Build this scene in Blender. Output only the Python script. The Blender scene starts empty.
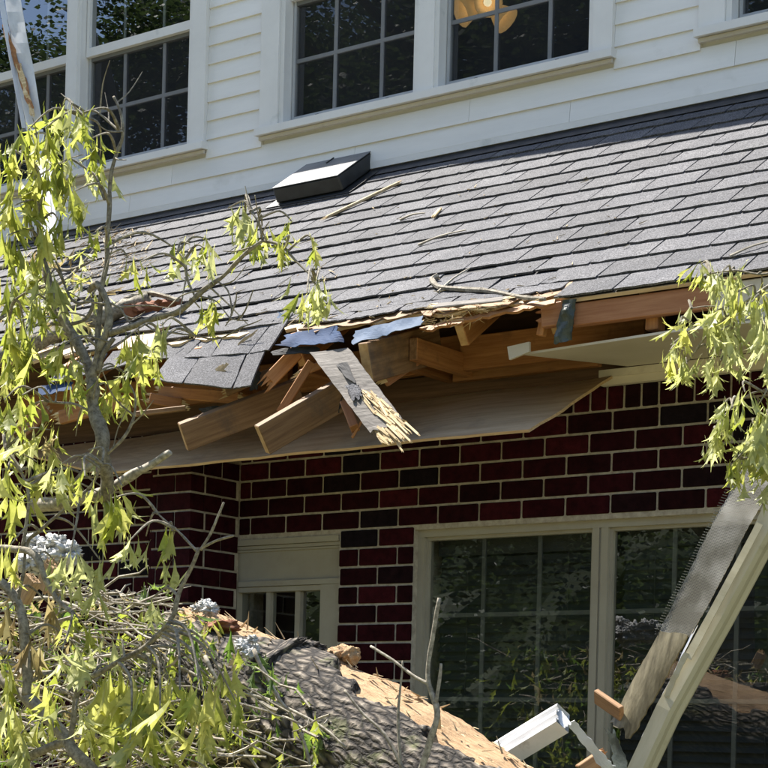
import bpy, bmesh, math, random
from mathutils import Vector, Matrix, noise
random.seed(7)
V = Vector
S = bpy.context.scene
COL = S.collection

# ------------------------------------------------------------------ camera
A = math.radians(53.87); SA, CA = math.sin(A), math.cos(A)
F, CX, HY, ROLL, CZ = 1850.0, 384.0, 740.0, 0.025, 1.5
DV, RV, UV = V((-CA, SA, 0)), V((SA, CA, 0)), V((0, 0, 1))
CAM = V((0, 0, CZ))
cd = bpy.data.cameras.new('camera'); cam = bpy.data.objects.new('camera', cd); COL.objects.link(cam)
cd.sensor_width = 36; cd.lens = F / 768 * 36; cd.shift_y = (HY - 384) / 768
cd.clip_start = 0.05; cd.clip_end = 2000
cx_ = RV * math.cos(ROLL) + UV * math.sin(ROLL); cy_ = -RV * math.sin(ROLL) + UV * math.cos(ROLL)
m = Matrix.Identity(4)
for i in range(3):
    m[i][0] = cx_[i]; m[i][1] = cy_[i]; m[i][2] = -DV[i]; m[i][3] = CAM[i]
cam.matrix_world = m
S.camera = cam

# ------------------------------------------------------------------ sky, sun, exposure
SUN = V((-0.50, 0.022, 0.86)).normalized()
wd = bpy.data.worlds.new('World'); S.world = wd; wd.use_nodes = True
nt = wd.node_tree; nt.nodes.clear()
sk = nt.nodes.new('ShaderNodeTexSky'); sk.sky_type = 'NISHITA'; sk.sun_disc = False
sk.sun_elevation = math.asin(SUN.z); sk.sun_rotation = math.atan2(SUN.x, SUN.y)
bg = nt.nodes.new('ShaderNodeBackground'); bg.inputs['Strength'].default_value = 0.10
wo = nt.nodes.new('ShaderNodeOutputWorld')
nt.links.new(sk.outputs[0], bg.inputs[0]); nt.links.new(bg.outputs[0], wo.inputs[0])
sl = bpy.data.lights.new('sun', 'SUN'); sl.energy = 5.0; sl.angle = math.radians(0.53); sl.color = (1, 0.95, 0.86)
so = bpy.data.objects.new('sun', sl); COL.objects.link(so)
so.rotation_euler = SUN.to_track_quat('Z', 'Y').to_euler(); so.location = (-10, 0, 20)
S.view_settings.view_transform = 'Standard'; S.view_settings.look = 'None'
S.view_settings.exposure = 1.5; S.view_settings.gamma = 1.0

# ------------------------------------------------------------------ places
YW, YU, YE, ZE, ZTOP = 6.5, 7.6, 5.8, 3.12, 4.40       # brick wall, upper wall, eave, eave height, roof top
TP = (ZTOP - ZE) / (YU - YE)
SL = V((0, 1, TP)).normalized()                          # up the slope
RN = V((0, -TP, 1)).normalized()                         # roof normal

def ray(px, py):
    du, dv = px - CX, HY - py
    x = du * math.cos(ROLL) - dv * math.sin(ROLL); y = du * math.sin(ROLL) + dv * math.cos(ROLL)
    return DV + RV * (x / F) + UV * (y / F)
def W(px, py, Y):
    r = ray(px, py); return CAM + r * (Y / r.y)
def PR(px, py, off=0.0):
    r = ray(px, py); p0 = V((0, YE, ZE)) + RN * off
    return CAM + r * ((p0 - CAM).dot(RN) / r.dot(RN))
def roofp(x, v, off=0.0): return V((x, YE, ZE)) + SL * v + RN * off
def proj(p):
    q = p - CAM; z = q.dot(DV); x = q.dot(RV) / z * F; y = q.z / z * F
    return (CX + x * math.cos(ROLL) + y * math.sin(ROLL), HY + x * math.sin(ROLL) - y * math.cos(ROLL))
def rnd(a, b): return random.uniform(a, b)

# ------------------------------------------------------------------ materials
MATS = {}
def nodemat(name):
    mt = bpy.data.materials.new(name); mt.use_nodes = True
    n = mt.node_tree; b = n.nodes['Principled BSDF']; MATS[name] = mt
    return mt, n, b
def N(n, t, **kw):
    x = n.nodes.new(t)
    for k, v in kw.items():
        if k in x.inputs.keys(): x.inputs[k].default_value = v
        else: setattr(x, k, v)
    return x
def ramp(n, stops, interp='LINEAR'):
    r = n.nodes.new('ShaderNodeValToRGB'); r.color_ramp.interpolation = interp
    e = r.color_ramp.elements
    while len(e) < len(stops): e.new(0.5)
    for i, (p, c) in enumerate(stops): e[i].position = p; e[i].color = (*c, 1)
    return r
def coords(n, scale=(1, 1, 1), kind='Object', jitter=True):
    tc = N(n, 'ShaderNodeTexCoord'); mp = N(n, 'ShaderNodeMapping'); mp.inputs['Scale'].default_value = scale
    n.links.new(tc.outputs[kind], mp.inputs[0])
    if jitter:
        oi = N(n, 'ShaderNodeObjectInfo'); mu = N(n, 'ShaderNodeMath', operation='MULTIPLY'); mu.inputs[1].default_value = 37.0
        n.links.new(oi.outputs['Random'], mu.inputs[0]); cb = N(n, 'ShaderNodeCombineXYZ')
        for i in range(3): n.links.new(mu.outputs[0], cb.inputs[i])
        n.links.new(cb.outputs[0], mp.inputs['Location'])
    return mp.outputs[0]
def bump(n, b, h, strength, dist=0.01):
    bp = N(n, 'ShaderNodeBump', Strength=strength, Distance=dist); n.links.new(h, bp.inputs['Height']); n.links.new(bp.outputs[0], b.inputs['Normal'])
def basic(name, c1, c2, scale=8, rough=0.7, stretch=(1, 1, 1), bmp=0.2, dist=0.004, detail=6, rvar=0.25, spec=0.35, metal=0.0, lo=0.35, hi=0.65, dirt=None):
    """two-tone noise, bump, per-object brightness"""
    mt, n, b = nodemat(name); L = n.links.new
    co = coords(n, stretch); nz = N(n, 'ShaderNodeTexNoise', Scale=scale, Detail=detail, Roughness=0.65); L(co, nz.inputs['Vector'])
    r = ramp(n, [(lo, c1), (hi, c2)]); L(nz.outputs['Fac'], r.inputs[0]); out = r.outputs[0]
    if dirt:
        d2 = N(n, 'ShaderNodeTexNoise', Scale=dirt[1], Detail=5, Roughness=0.7); L(coords(n), d2.inputs['Vector'])
        dr = ramp(n, [(dirt[2], (0, 0, 0)), (dirt[2] + 0.18, (1, 1, 1))]); L(d2.outputs['Fac'], dr.inputs[0])
        mx = N(n, 'ShaderNodeMixRGB'); L(dr.outputs[0], mx.inputs[0]); L(out, mx.inputs[1]); mx.inputs[2].default_value = (*dirt[0], 1); out = mx.outputs[0]
    if rvar:
        oi = N(n, 'ShaderNodeObjectInfo'); mr = N(n, 'ShaderNodeMapRange'); mr.inputs['To Min'].default_value = 1 - rvar; mr.inputs['To Max'].default_value = 1 + rvar
        L(oi.outputs['Random'], mr.inputs[0]); hs = N(n, 'ShaderNodeHueSaturation'); L(out, hs.inputs['Color']); L(mr.outputs[0], hs.inputs['Value']); out = hs.outputs[0]
    L(out, b.inputs['Base Color']); b.inputs['Roughness'].default_value = rough; b.inputs['Specular IOR Level'].default_value = spec; b.inputs['Metallic'].default_value = metal
    if bmp: bump(n, b, nz.outputs['Fac'], bmp, dist)
    return mt

basic('lumber', (0.27, 0.11, 0.036), (0.42, 0.20, 0.072), 3, 0.65, (1.2, 22, 22), 0.25, 0.002, dirt=((0.16, 0.075, 0.035), 5, 0.56))
basic('dark_sheathing', (0.075, 0.038, 0.02), (0.14, 0.075, 0.04), 3, 0.75, (1.2, 22, 22), 0.25, 0.002)
basic('red_lumber', (0.28, 0.115, 0.05), (0.40, 0.195, 0.095), 3, 0.6, (1.2, 22, 22), 0.2, 0.002, rvar=0.1)
basic('end_grain', (0.40, 0.235, 0.10), (0.55, 0.36, 0.17), 30, 0.7, rvar=.1)
basic('old_lumber', (0.17, 0.09, 0.04), (0.30, 0.175, 0.085), 3, 0.7, (1.2, 22, 22), 0.3, 0.002, dirt=((0.10, 0.07, 0.05), 4, 0.55))
basic('fresh_wood', (0.40, 0.28, 0.13), (0.66, 0.52, 0.31), 4, 0.75, (1, 18, 18), 0.4, 0.003)
basic('plywood', (0.44, 0.30, 0.17), (0.60, 0.45, 0.28), 3, 0.7, (0.8, 9, 9), 0.15, 0.002, dirt=((0.34, 0.25, 0.165), 2.2, 0.52), rvar=0)
basic('plywood_edge', (0.40, 0.25, 0.12), (0.62, 0.45, 0.26), 4, 0.7, (1, 30, 60), 0.2, 0.002, rvar=0)
basic('grey_board', (0.10, 0.088, 0.078), (0.22, 0.20, 0.18), 5, 0.8, (1.5, 16, 16), 0.6, 0.004, dirt=((0.06, 0.052, 0.048), 9, 0.56), rvar=0)
basic('underlay', (0.012, 0.012, 0.014), (0.035, 0.034, 0.036), 20, 0.8, rvar=0)
basic('blue_membrane', (0.016, 0.034, 0.085), (0.040, 0.075, 0.16), 7, 0.75, spec=.12, bmp=0.3, rvar=0.1, dirt=((0.05, 0.085, 0.17), 9, 0.66))
basic('pale_membrane', (0.075, 0.115, 0.19), (0.15, 0.19, 0.26), 9, 0.75, spec=.15, bmp=0.3, rvar=0.1, dirt=((0.03, 0.065, 0.17), 7, 0.6))
basic('cream_paint', (0.56, 0.505, 0.41), (0.62, 0.565, 0.47), 5, 0.5, bmp=0.05, rvar=0.03, dirt=((0.36, 0.31, 0.23), 3, 0.62))
basic('tan_trim', (0.31, 0.28, 0.225), (0.35, 0.325, 0.265), 6, 0.5, bmp=0.05, rvar=0.03, dirt=((0.26, 0.23, 0.18), 4, 0.64))
basic('white_paint', (0.74, 0.72, 0.685), (0.80, 0.78, 0.745), 4, 0.45, bmp=0.05, rvar=0.03, dirt=((0.52, 0.53, 0.50), 5, 0.63))
basic('siding_paint', (0.77, 0.745, 0.70), (0.83, 0.805, 0.76), 3, 0.5, (0.6, 4, 4), bmp=0.06, rvar=0.035, dirt=((0.66, 0.635, 0.58), 2.5, 0.6))
basic('grey_sash', (0.40, 0.40, 0.40), (0.47, 0.47, 0.47), 5, 0.5, bmp=0.03, rvar=0.05)
basic('sash_gap', (0.02, 0.02, 0.02), (0.03, 0.03, 0.03), 5, 0.7, bmp=0)
basic('blind', (0.055, 0.056, 0.052), (0.075, 0.075, 0.07), 5, 0.6, bmp=0.0, rvar=0.12)
basic('muntin_grey', (0.16, 0.16, 0.155), (0.20, 0.20, 0.19), 5, 0.5, bmp=0.0, rvar=0.05)
basic('interior', (0.10, 0.095, 0.09), (0.13, 0.12, 0.11), 3, 0.8, bmp=0, rvar=0)
basic('mortar', (0.28, 0.245, 0.20), (0.46, 0.415, 0.35), 30, 0.9, bmp=0.4, rvar=0, detail=8)
basic('vent_black', (0.012, 0.013, 0.014), (0.03, 0.032, 0.034), 9, 0.42, bmp=0.05, rvar=0, spec=0.5)
basic('vent_lid', (0.12, 0.123, 0.127), (0.21, 0.21, 0.21), 7, 0.5, bmp=0.05, rvar=0, dirt=((0.10, 0.10, 0.095), 9, 0.6))
basic('dark_strap', (0.02, 0.028, 0.024), (0.07, 0.085, 0.075), 14, 0.4, bmp=0.6, rvar=0)
basic('aluminium_white', (0.60, 0.61, 0.62), (0.74, 0.75, 0.76), 6, 0.38, bmp=0.05, rvar=0.03, dirt=((0.36, 0.35, 0.33), 7, 0.62))
basic('gutter_cream', (0.42, 0.37, 0.24), (0.50, 0.45, 0.31), 4, 0.42, (0.8, 5, 5), bmp=0.08, rvar=0.04, dirt=((0.28, 0.24, 0.13), 5, 0.6))
basic('grimy_gutter', (0.085, 0.072, 0.04), (0.23, 0.20, 0.125), 9, 0.5, (5, 1, 5), bmp=0.3, rvar=0.04, dirt=((0.09, 0.075, 0.04), 9, 0.57))
basic('bare_metal', (0.35, 0.35, 0.36), (0.55, 0.55, 0.56), 9, 0.35, bmp=0.3, rvar=0, metal=0.6)
basic('branch_bark', (0.10, 0.085, 0.062), (0.31, 0.275, 0.21), 70, 0.85, (1, 1, 1), 0.9, 0.004, rvar=0.15, detail=8, dirt=((0.36, 0.35, 0.29), 16, 0.56))
basic('pale_bark', (0.15, 0.13, 0.10), (0.40, 0.36, 0.29), 60, 0.85, (1, 1, 1), 0.5, 0.003, rvar=0.2)
basic('twig_dry', (0.18, 0.15, 0.115), (0.42, 0.38, 0.31), 12, 0.85, bmp=0.2, rvar=0)
basic('straw', (0.33, 0.24, 0.13), (0.55, 0.43, 0.27), 12, 0.85, bmp=0.2, rvar=0)
def barkmat():
    mt, n, b = nodemat('log_bark'); L = n.links.new
    co = coords(n, (1, 1, 1), 'Object', False); wz = N(n, 'ShaderNodeTexNoise', Scale=9, Detail=4); L(co, wz.inputs['Vector'])
    va = N(n, 'ShaderNodeVectorMath', operation='MULTIPLY_ADD'); va.inputs[1].default_value = (.06, .06, .06); L(wz.outputs['Color'], va.inputs[0]); L(co, va.inputs[2])
    mp = N(n, 'ShaderNodeMapping'); mp.inputs['Scale'].default_value = (13, 42, 42); L(va.outputs[0], mp.inputs[0])
    vo = N(n, 'ShaderNodeTexVoronoi', feature='DISTANCE_TO_EDGE', Scale=1.0); L(mp.outputs[0], vo.inputs['Vector'])
    r = ramp(n, [(0.02, (0.008, 0.006, 0.005)), (0.10, (0.035, 0.028, 0.022)), (0.28, (0.14, 0.115, 0.09)), (0.55, (0.30, 0.26, 0.21))]); L(vo.outputs['Distance'], r.inputs[0])
    nz = N(n, 'ShaderNodeTexNoise', Scale=5, Detail=6, Roughness=.7); L(co, nz.inputs['Vector']); dr = ramp(n, [(.56, (0, 0, 0)), (.66, (.8, .8, .8))]); L(nz.outputs['Fac'], dr.inputs[0])
    mx = N(n, 'ShaderNodeMixRGB'); L(dr.outputs[0], mx.inputs[0]); L(r.outputs[0], mx.inputs[1]); mx.inputs[2].default_value = (.12, .125, .05, 1); L(mx.outputs[0], b.inputs['Base Color'])
    b.inputs['Roughness'].default_value = .92; n2 = N(n, 'ShaderNodeTexNoise', Scale=60, Detail=6); L(co, n2.inputs['Vector']); ad = N(n, 'ShaderNodeMath', operation='MULTIPLY_ADD'); ad.inputs[1].default_value = .25; L(n2.outputs['Fac'], ad.inputs[0]); L(vo.outputs['Distance'], ad.inputs[2])
    bump(n, b, ad.outputs[0], 1.0, .02)
barkmat()
basic('red_heartwood', (0.10, 0.035, 0.018), (0.27, 0.11, 0.055), 14, 0.85, bmp=0.6, rvar=0)
basic('log_wood', (0.37, 0.225, 0.115), (0.55, 0.375, 0.215), 7, 0.85, (2, 20, 20), 1.0, 0.012, rvar=0, dirt=((0.32, 0.14, 0.065), 6, 0.6))
basic('fluff', (0.40, 0.39, 0.37), (0.62, 0.62, 0.61), 25, 0.95, bmp=0.8, dist=0.01, rvar=0)
basic('far_bark', (0.05, 0.04, 0.03), (0.12, 0.10, 0.08), 6, 0.9, rvar=0)
basic('flashing', (0.02, 0.021, 0.024), (0.05, 0.05, 0.055), 12, 0.55, bmp=0.3, rvar=0)
basic('lawn', (0.085, 0.095, 0.035), (0.20, 0.175, 0.09), 1.5, 0.95, bmp=0.5, dist=0.03, rvar=0, detail=10)

def leafmat(name, a, b_, tr):
    mt, n, b = nodemat(name); L = n.links.new
    oi = N(n, 'ShaderNodeObjectInfo'); nz = N(n, 'ShaderNodeTexNoise', Scale=9, Detail=3); L(coords(n), nz.inputs['Vector'])
    ad = N(n, 'ShaderNodeMath', operation='ADD'); L(oi.outputs['Random'], ad.inputs[0]); L(nz.outputs['Fac'], ad.inputs[1])
    ml = N(n, 'ShaderNodeMath', operation='MULTIPLY'); ml.inputs[1].default_value = 0.5; L(ad.outputs[0], ml.inputs[0])
    r = ramp(n, [(0.25, a), (0.75, b_)]); L(ml.outputs[0], r.inputs[0]); L(r.outputs[0], b.inputs['Base Color'])
    b.inputs['Roughness'].default_value = 0.5; b.inputs['Specular IOR Level'].default_value = 0.4
    t = N(n, 'ShaderNodeBsdfTranslucent'); r2 = ramp(n, [(0.25, tuple(min(1, x * tr[0]) for x in a)), (0.75, tuple(min(1, x * tr[1]) for x in b_))]); L(ml.outputs[0], r2.inputs[0]); L(r2.outputs[0], t.inputs[0])
    mx = N(n, 'ShaderNodeMixShader'); mx.inputs[0].default_value = 0.5
    L(b.outputs[0], mx.inputs[1]); L(t.outputs[0], mx.inputs[2]); L(mx.outputs[0], n.nodes['Material Output'].inputs[0])
leafmat('leaf', (0.19, 0.22, 0.03), (0.43, 0.42, 0.12), (1.8, 1.8))
leafmat('pale_leaf', (0.27, 0.29, 0.09), (0.46, 0.47, 0.22), (1.6, 1.6))
leafmat('fresh_leaf', (0.07, 0.12, 0.02), (0.14, 0.19, 0.04), (1.7, 1.7))
leafmat('dead_leaf', (0.20, 0.15, 0.07), (0.34, 0.29, 0.13), (1.4, 1.4))
leafmat('far_leaf', (0.02, 0.036, 0.01), (0.045, 0.065, 0.02), (1.3, 1.3))

def brickmat():
    mt, n, b = nodemat('brick'); L = n.links.new
    oi = N(n, 'ShaderNodeObjectInfo')
    r = ramp(n, [(0.0, (0.009, 0.0075, 0.011)), (0.08, (0.010, 0.0065, 0.009)), (0.13, (0.014, 0.0034, 0.005)), (0.6, (0.025, 0.0038, 0.0064)), (1.0, (0.044, 0.0066, 0.0105))]); L(oi.outputs['Random'], r.inputs[0])
    nz = N(n, 'ShaderNodeTexNoise', Scale=22, Detail=8, Roughness=0.7); L(coords(n), nz.inputs['Vector'])
    r2 = ramp(n, [(0.3, (0.45, 0.45, 0.47)), (0.75, (1.6, 1.5, 1.45))]); L(nz.outputs['Fac'], r2.inputs[0])
    mx = N(n, 'ShaderNodeMixRGB', blend_type='MULTIPLY'); mx.inputs[0].default_value = 1; L(r.outputs[0], mx.inputs[1]); L(r2.outputs[0], mx.inputs[2])
    L(mx.outputs[0], b.inputs['Base Color']); b.inputs['Roughness'].default_value = 0.85; b.inputs['Specular IOR Level'].default_value = 0.06
    bump(n, b, nz.outputs['Fac'], 0.9, 0.005)
brickmat()
def shinglemat():
    mt, n, b = nodemat('shingle'); L = n.links.new
    co = coords(n)
    g = N(n, 'ShaderNodeTexNoise', Scale=170, Detail=4, Roughness=0.8); L(co, g.inputs['Vector'])
    g2 = N(n, 'ShaderNodeTexNoise', Scale=5, Detail=4, Roughness=0.6); L(co, g2.inputs['Vector'])
    r = ramp(n, [(0.36, (0.02, 0.02, 0.023)), (0.5, (0.085, 0.085, 0.093)), (0.68, (0.25, 0.25, 0.265))]); L(g.outputs['Fac'], r.inputs[0])
    r2 = ramp(n, [(0.3, (0.78, 0.78, 0.80)), (0.7, (1.12, 1.1, 1.08))]); L(g2.outputs['Fac'], r2.inputs[0])
    mx = N(n, 'ShaderNodeMixRGB', blend_type='MULTIPLY'); mx.inputs[0].default_value = 1; L(r.outputs[0], mx.inputs[1]); L(r2.outputs[0], mx.inputs[2])
    oi = N(n, 'ShaderNodeObjectInfo'); mr = N(n, 'ShaderNodeMapRange'); mr.inputs['To Min'].default_value = 0.82; mr.inputs['To Max'].default_value = 1.18
    L(oi.outputs['Random'], mr.inputs[0]); hs = N(n, 'ShaderNodeHueSaturation'); L(mx.outputs[0], hs.inputs['Color']); L(mr.outputs[0], hs.inputs['Value'])
    L(hs.outputs[0], b.inputs['Base Color']); b.inputs['Roughness'].default_value = 0.85; b.inputs['Specular IOR Level'].default_value = 0.3
    bump(n, b, g.outputs['Fac'], 0.6, 0.003)
shinglemat()
def glassmat(name, base, tint):
    mt, n, b = nodemat(name); L = n.links.new; n.nodes.remove(b)
    tr = N(n, 'ShaderNodeBsdfTransparent'); tr.inputs[0].default_value = (*tint, 1)
    gl = N(n, 'ShaderNodeBsdfGlossy', Roughness=0.0); gl.inputs[0].default_value = (0.92, 0.95, 1, 1)
    lw = N(n, 'ShaderNodeLayerWeight', Blend=0.5); fr = N(n, 'ShaderNodeMath', operation='POWER'); fr.inputs[1].default_value = 4.0; L(lw.outputs['Facing'], fr.inputs[0]); ad = N(n, 'ShaderNodeMath', operation='ADD'); ad.inputs[1].default_value = base; ad.use_clamp = True
    nz = N(n, 'ShaderNodeTexNoise', Scale=1.6, Detail=1); L(coords(n), nz.inputs['Vector'])
    bp = N(n, 'ShaderNodeBump', Strength=0.05, Distance=0.02); L(nz.outputs['Fac'], bp.inputs['Height']); L(bp.outputs[0], gl.inputs['Normal'])
    L(fr.outputs[0], ad.inputs[0]); mx = N(n, 'ShaderNodeMixShader'); L(ad.outputs[0], mx.inputs[0]); L(tr.outputs[0], mx.inputs[1]); L(gl.outputs[0], mx.inputs[2])
    L(mx.outputs[0], n.nodes['Material Output'].inputs[0])
glassmat('glass', 0.12, (0.70, 0.73, 0.71)); glassmat('coated_glass', 0.20, (0.6, 0.63, 0.62))
def screenmat(name, dark, keep):
    mt, n, b = nodemat(name); L = n.links.new
    b.inputs['Base Color'].default_value = (dark, dark, dark, 1); b.inputs['Roughness'].default_value = 0.7
    tr = N(n, 'ShaderNodeBsdfTransparent'); mx = N(n, 'ShaderNodeMixShader'); mx.inputs[0].default_value = keep
    L(tr.outputs[0], mx.inputs[1]); L(b.outputs[0], mx.inputs[2]); L(mx.outputs[0], n.nodes['Material Output'].inputs[0])
screenmat('insect_screen', 0.02, 0.34)
def meshmat():
    mt, n, b = nodemat('gutter_mesh'); L = n.links.new
    vo = N(n, 'ShaderNodeTexVoronoi', Scale=200, voronoi_dimensions='2D'); vo.inputs['Randomness'].default_value = 0.0; L(coords(n, (1, 1, 1), 'Object', False), vo.inputs['Vector'])
    gt = N(n, 'ShaderNodeMath', operation='LESS_THAN'); gt.inputs[1].default_value = 0.36; L(vo.outputs['Distance'], gt.inputs[0])
    tr = N(n, 'ShaderNodeBsdfTransparent'); mx = N(n, 'ShaderNodeMixShader'); L(gt.outputs[0], mx.inputs[0]); L(b.outputs[0], mx.inputs[1]); L(tr.outputs[0], mx.inputs[2])
    nz = N(n, 'ShaderNodeTexNoise', Scale=9, Detail=4); L(coords(n), nz.inputs['Vector']); r = ramp(n, [(0.4, (0.14, 0.13, 0.10)), (0.65, (0.30, 0.29, 0.25))]); L(nz.outputs['Fac'], r.inputs[0])
    L(r.outputs[0], b.inputs['Base Color']); b.inputs['Roughness'].default_value = 0.45; b.inputs['Metallic'].default_value = 0.3
    L(mx.outputs[0], n.nodes['Material Output'].inputs[0])
meshmat()
def glow(name, col, st):
    mt, n, b = nodemat(name); b.inputs['Base Color'].default_value = (0.7, 0.5, 0.25, 1); b.inputs['Emission Color'].default_value = (*col, 1); b.inputs['Emission Strength'].default_value = st
glow('lamp_glass', (1.0, 0.60, 0.22), 0.15); glow('lamp_bulb', (1.0, 0.85, 0.55), 0.6)

# ------------------------------------------------------------------ builders
WM = {}
class MB:
    def __init__(s): s.v = []; s.f = []; s.mi = []
    def add(s, vs, fs, mi=0):
        o = len(s.v); s.v += [V(p) for p in vs]; s.f += [tuple(i + o for i in f) for f in fs]; s.mi += [mi] * len(fs)
    def box(s, lo, hi, mi=0):
        x0, y0, z0 = lo; x1, y1, z1 = hi
        s.add([(x0, y0, z0), (x1, y0, z0), (x1, y1, z0), (x0, y1, z0), (x0, y0, z1), (x1, y0, z1), (x1, y1, z1), (x0, y1, z1)],
              [(0, 3, 2, 1), (4, 5, 6, 7), (0, 1, 5, 4), (1, 2, 6, 5), (2, 3, 7, 6), (3, 0, 4, 7)], mi)
    def bar(s, p0, p1, w, h, up=(0, 0, 1), mi=0, taper=1.0):
        d = (p1 - p0).normalized(); u = V(up); sd = d.cross(u)
        if sd.length < 1e-4: sd = d.cross(V((1, 0, 0)))
        sd.normalize(); u = sd.cross(d)
        vs = []
        for p, k in ((p0, 1), (p1, taper)):
            for a, b in ((-1, -1), (1, -1), (1, 1), (-1, 1)): vs.append(p + sd * (a * w / 2 * k) + u * (b * h / 2 * k))
        s.add(vs, [(3, 2, 1, 0), (4, 5, 6, 7), (0, 1, 5, 4), (1, 2, 6, 5), (2, 3, 7, 6), (3, 0, 4, 7)], mi)
    def prism(s, poly, vec, mi=0):
        n = len(poly); vec = V(vec); a = [V(p) for p in poly]; b = [p + vec for p in a]
        s.add(a + b, [tuple(range(n - 1, -1, -1)), tuple(range(n, 2 * n))] + [(i, (i + 1) % n, n + (i + 1) % n, n + i) for i in range(n)], mi)
    def tube(s, pts, rad, n=8, rough=0.0, cap=True, mi=0, seed=0):
        pts = [V(p) for p in pts]; vs = []; fs = []; prev = None
        for i, p in enumerate(pts):
            d = (pts[min(i + 1, len(pts) - 1)] - pts[max(i - 1, 0)]).normalized()
            if prev is None:
                a = d.cross(V((0.3, 0.2, 1))); a = a if a.length > 1e-3 else d.cross(V((1, 0, 0)))
            else: a = prev - d * prev.dot(d)
            a.normalize(); prev = a; b = d.cross(a); r = rad[i] if isinstance(rad, (list, tuple)) else rad
            for k in range(n):
                t = 2 * math.pi * k / n; rr = r * (1 + (rough * noise.noise(p * 22 + V((k * 3.1, seed, 0))) if rough else 0))
                vs.append(p + a * (math.cos(t) * rr) + b * (math.sin(t) * rr))
        for i in range(len(pts) - 1):
            for k in range(n): fs.append((i * n + k, i * n + (k + 1) % n, (i + 1) * n + (k + 1) % n, (i + 1) * n + k))
        if cap: fs += [tuple(range(n - 1, -1, -1)), tuple(range((len(pts) - 1) * n, len(pts) * n))]
        s.add(vs, fs, mi)
    def build(s, name, mats, parent=None, smooth=False, rot=None, origin=None):
        c = V(origin) if origin is not None else (sum(s.v, V()) / len(s.v))
        inv = rot.to_3x3().inverted() if rot else None
        me = bpy.data.meshes.new(name); me.from_pydata([(inv @ (p - c)) if inv else (p - c) for p in s.v], [], s.f)
        for mm in ([mats] if isinstance(mats, str) else mats): me.materials.append(MATS[mm])
        if any(s.mi): me.polygons.foreach_set('material_index', s.mi)
        if smooth: me.polygons.foreach_set('use_smooth', [True] * len(me.polygons))
        me.validate(); me.update()
        M = Matrix.Translation(c) @ (rot.to_4x4() if rot else Matrix.Identity(4))
        return link(name, me, M, parent)
def link(name, me, M, parent=None):
    o = bpy.data.objects.new(name, me); COL.objects.link(o); WM[o] = M.copy()
    if parent is not None: o.parent = parent; o.matrix_parent_inverse = WM[parent].inverted()
    o.matrix_basis = M; return o
def tag(o, label, cat, group=None, kind=None):
    if label: o['label'] = label
    if cat: o['category'] = cat
    if group: o['group'] = group
    if kind: o['kind'] = kind
    return o
def thing(name, loc, label, cat, group=None):
    o = bpy.data.objects.new(name, None); COL.objects.link(o); o.empty_display_size = 0.1
    M = Matrix.Translation(V(loc)); WM[o] = M; o.matrix_basis = M
    return tag(o, label, cat, group)
def frame(d, up=(0, 0, 1)):
    d = V(d).normalized(); y = V(up).cross(d)
    if y.length < 1e-3: y = V((1, 0, 0)).cross(d)
    y.normalize(); z = d.cross(y)
    return Matrix((d, y, z)).transposed()
def bevel_mesh(me, w):
    bm = bmesh.new(); bm.from_mesh(me); bmesh.ops.bevel(bm, geom=bm.edges[:], offset=w, segments=1, affect='EDGES', clamp_overlap=True); bm.to_mesh(me); bm.free()
def beam(name, p0, p1, w, h, mat, parent=None, up=(0, 0, 1), bev=0.003, broken=(0, 0), tip=None):
    """square timber along local X; broken = splintered (start, end)"""
    p0, p1 = V(p0), V(p1); R = frame(p1 - p0, up); L = (p1 - p0).length; c = (p0 + p1) / 2
    b = MB(); b.box((-L / 2, -w / 2, -h / 2), (L / 2, w / 2, h / 2))
    me = bpy.data.meshes.new(name); me.from_pydata(b.v, [], b.f)
    if bev: bevel_mesh(me, bev)
    for mm in [mat] + ([tip] if tip else []): me.materials.append(MATS[mm])
    if any(broken):
        bm = bmesh.new(); bm.from_mesh(me)
        for sgn, amt in ((-1, broken[0]), (1, broken[1])):
            if not amt: continue
            for k in range(9):
                y0 = rnd(-w / 2, w / 2) * 0.9; z0 = rnd(-h / 2, h / 2) * 0.9; ln = amt * rnd(0.25, 1); ww = w * rnd(0.08, 0.22); hh = h * rnd(0.06, 0.2)
                vs = [bm.verts.new((sgn * (L / 2 - 0.004), min(max(y0 + a * ww, -w / 2), w / 2), min(max(z0 + bb * hh, -h / 2), h / 2))) for a, bb in ((-1, -1), (1, -1), (1, 1), (-1, 1))]
                t = bm.verts.new((sgn * (L / 2 + ln), y0 + rnd(-.004, .004), z0 + rnd(-.004, .004)))
                for i in range(4):
                    f = bm.faces.new((vs[i], vs[(i + 1) % 4], t)); f.material_index = 1 if tip else 0
        bmesh.ops.recalc_face_normals(bm, faces=bm.faces[:]); bm.to_mesh(me); bm.free()
    elif tip:
        for p in me.polygons:
            if abs(p.normal.x) > 0.9: p.material_index = 1
    return link(name, me, Matrix.Translation(c) @ R.to_4x4(), parent)
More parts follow.
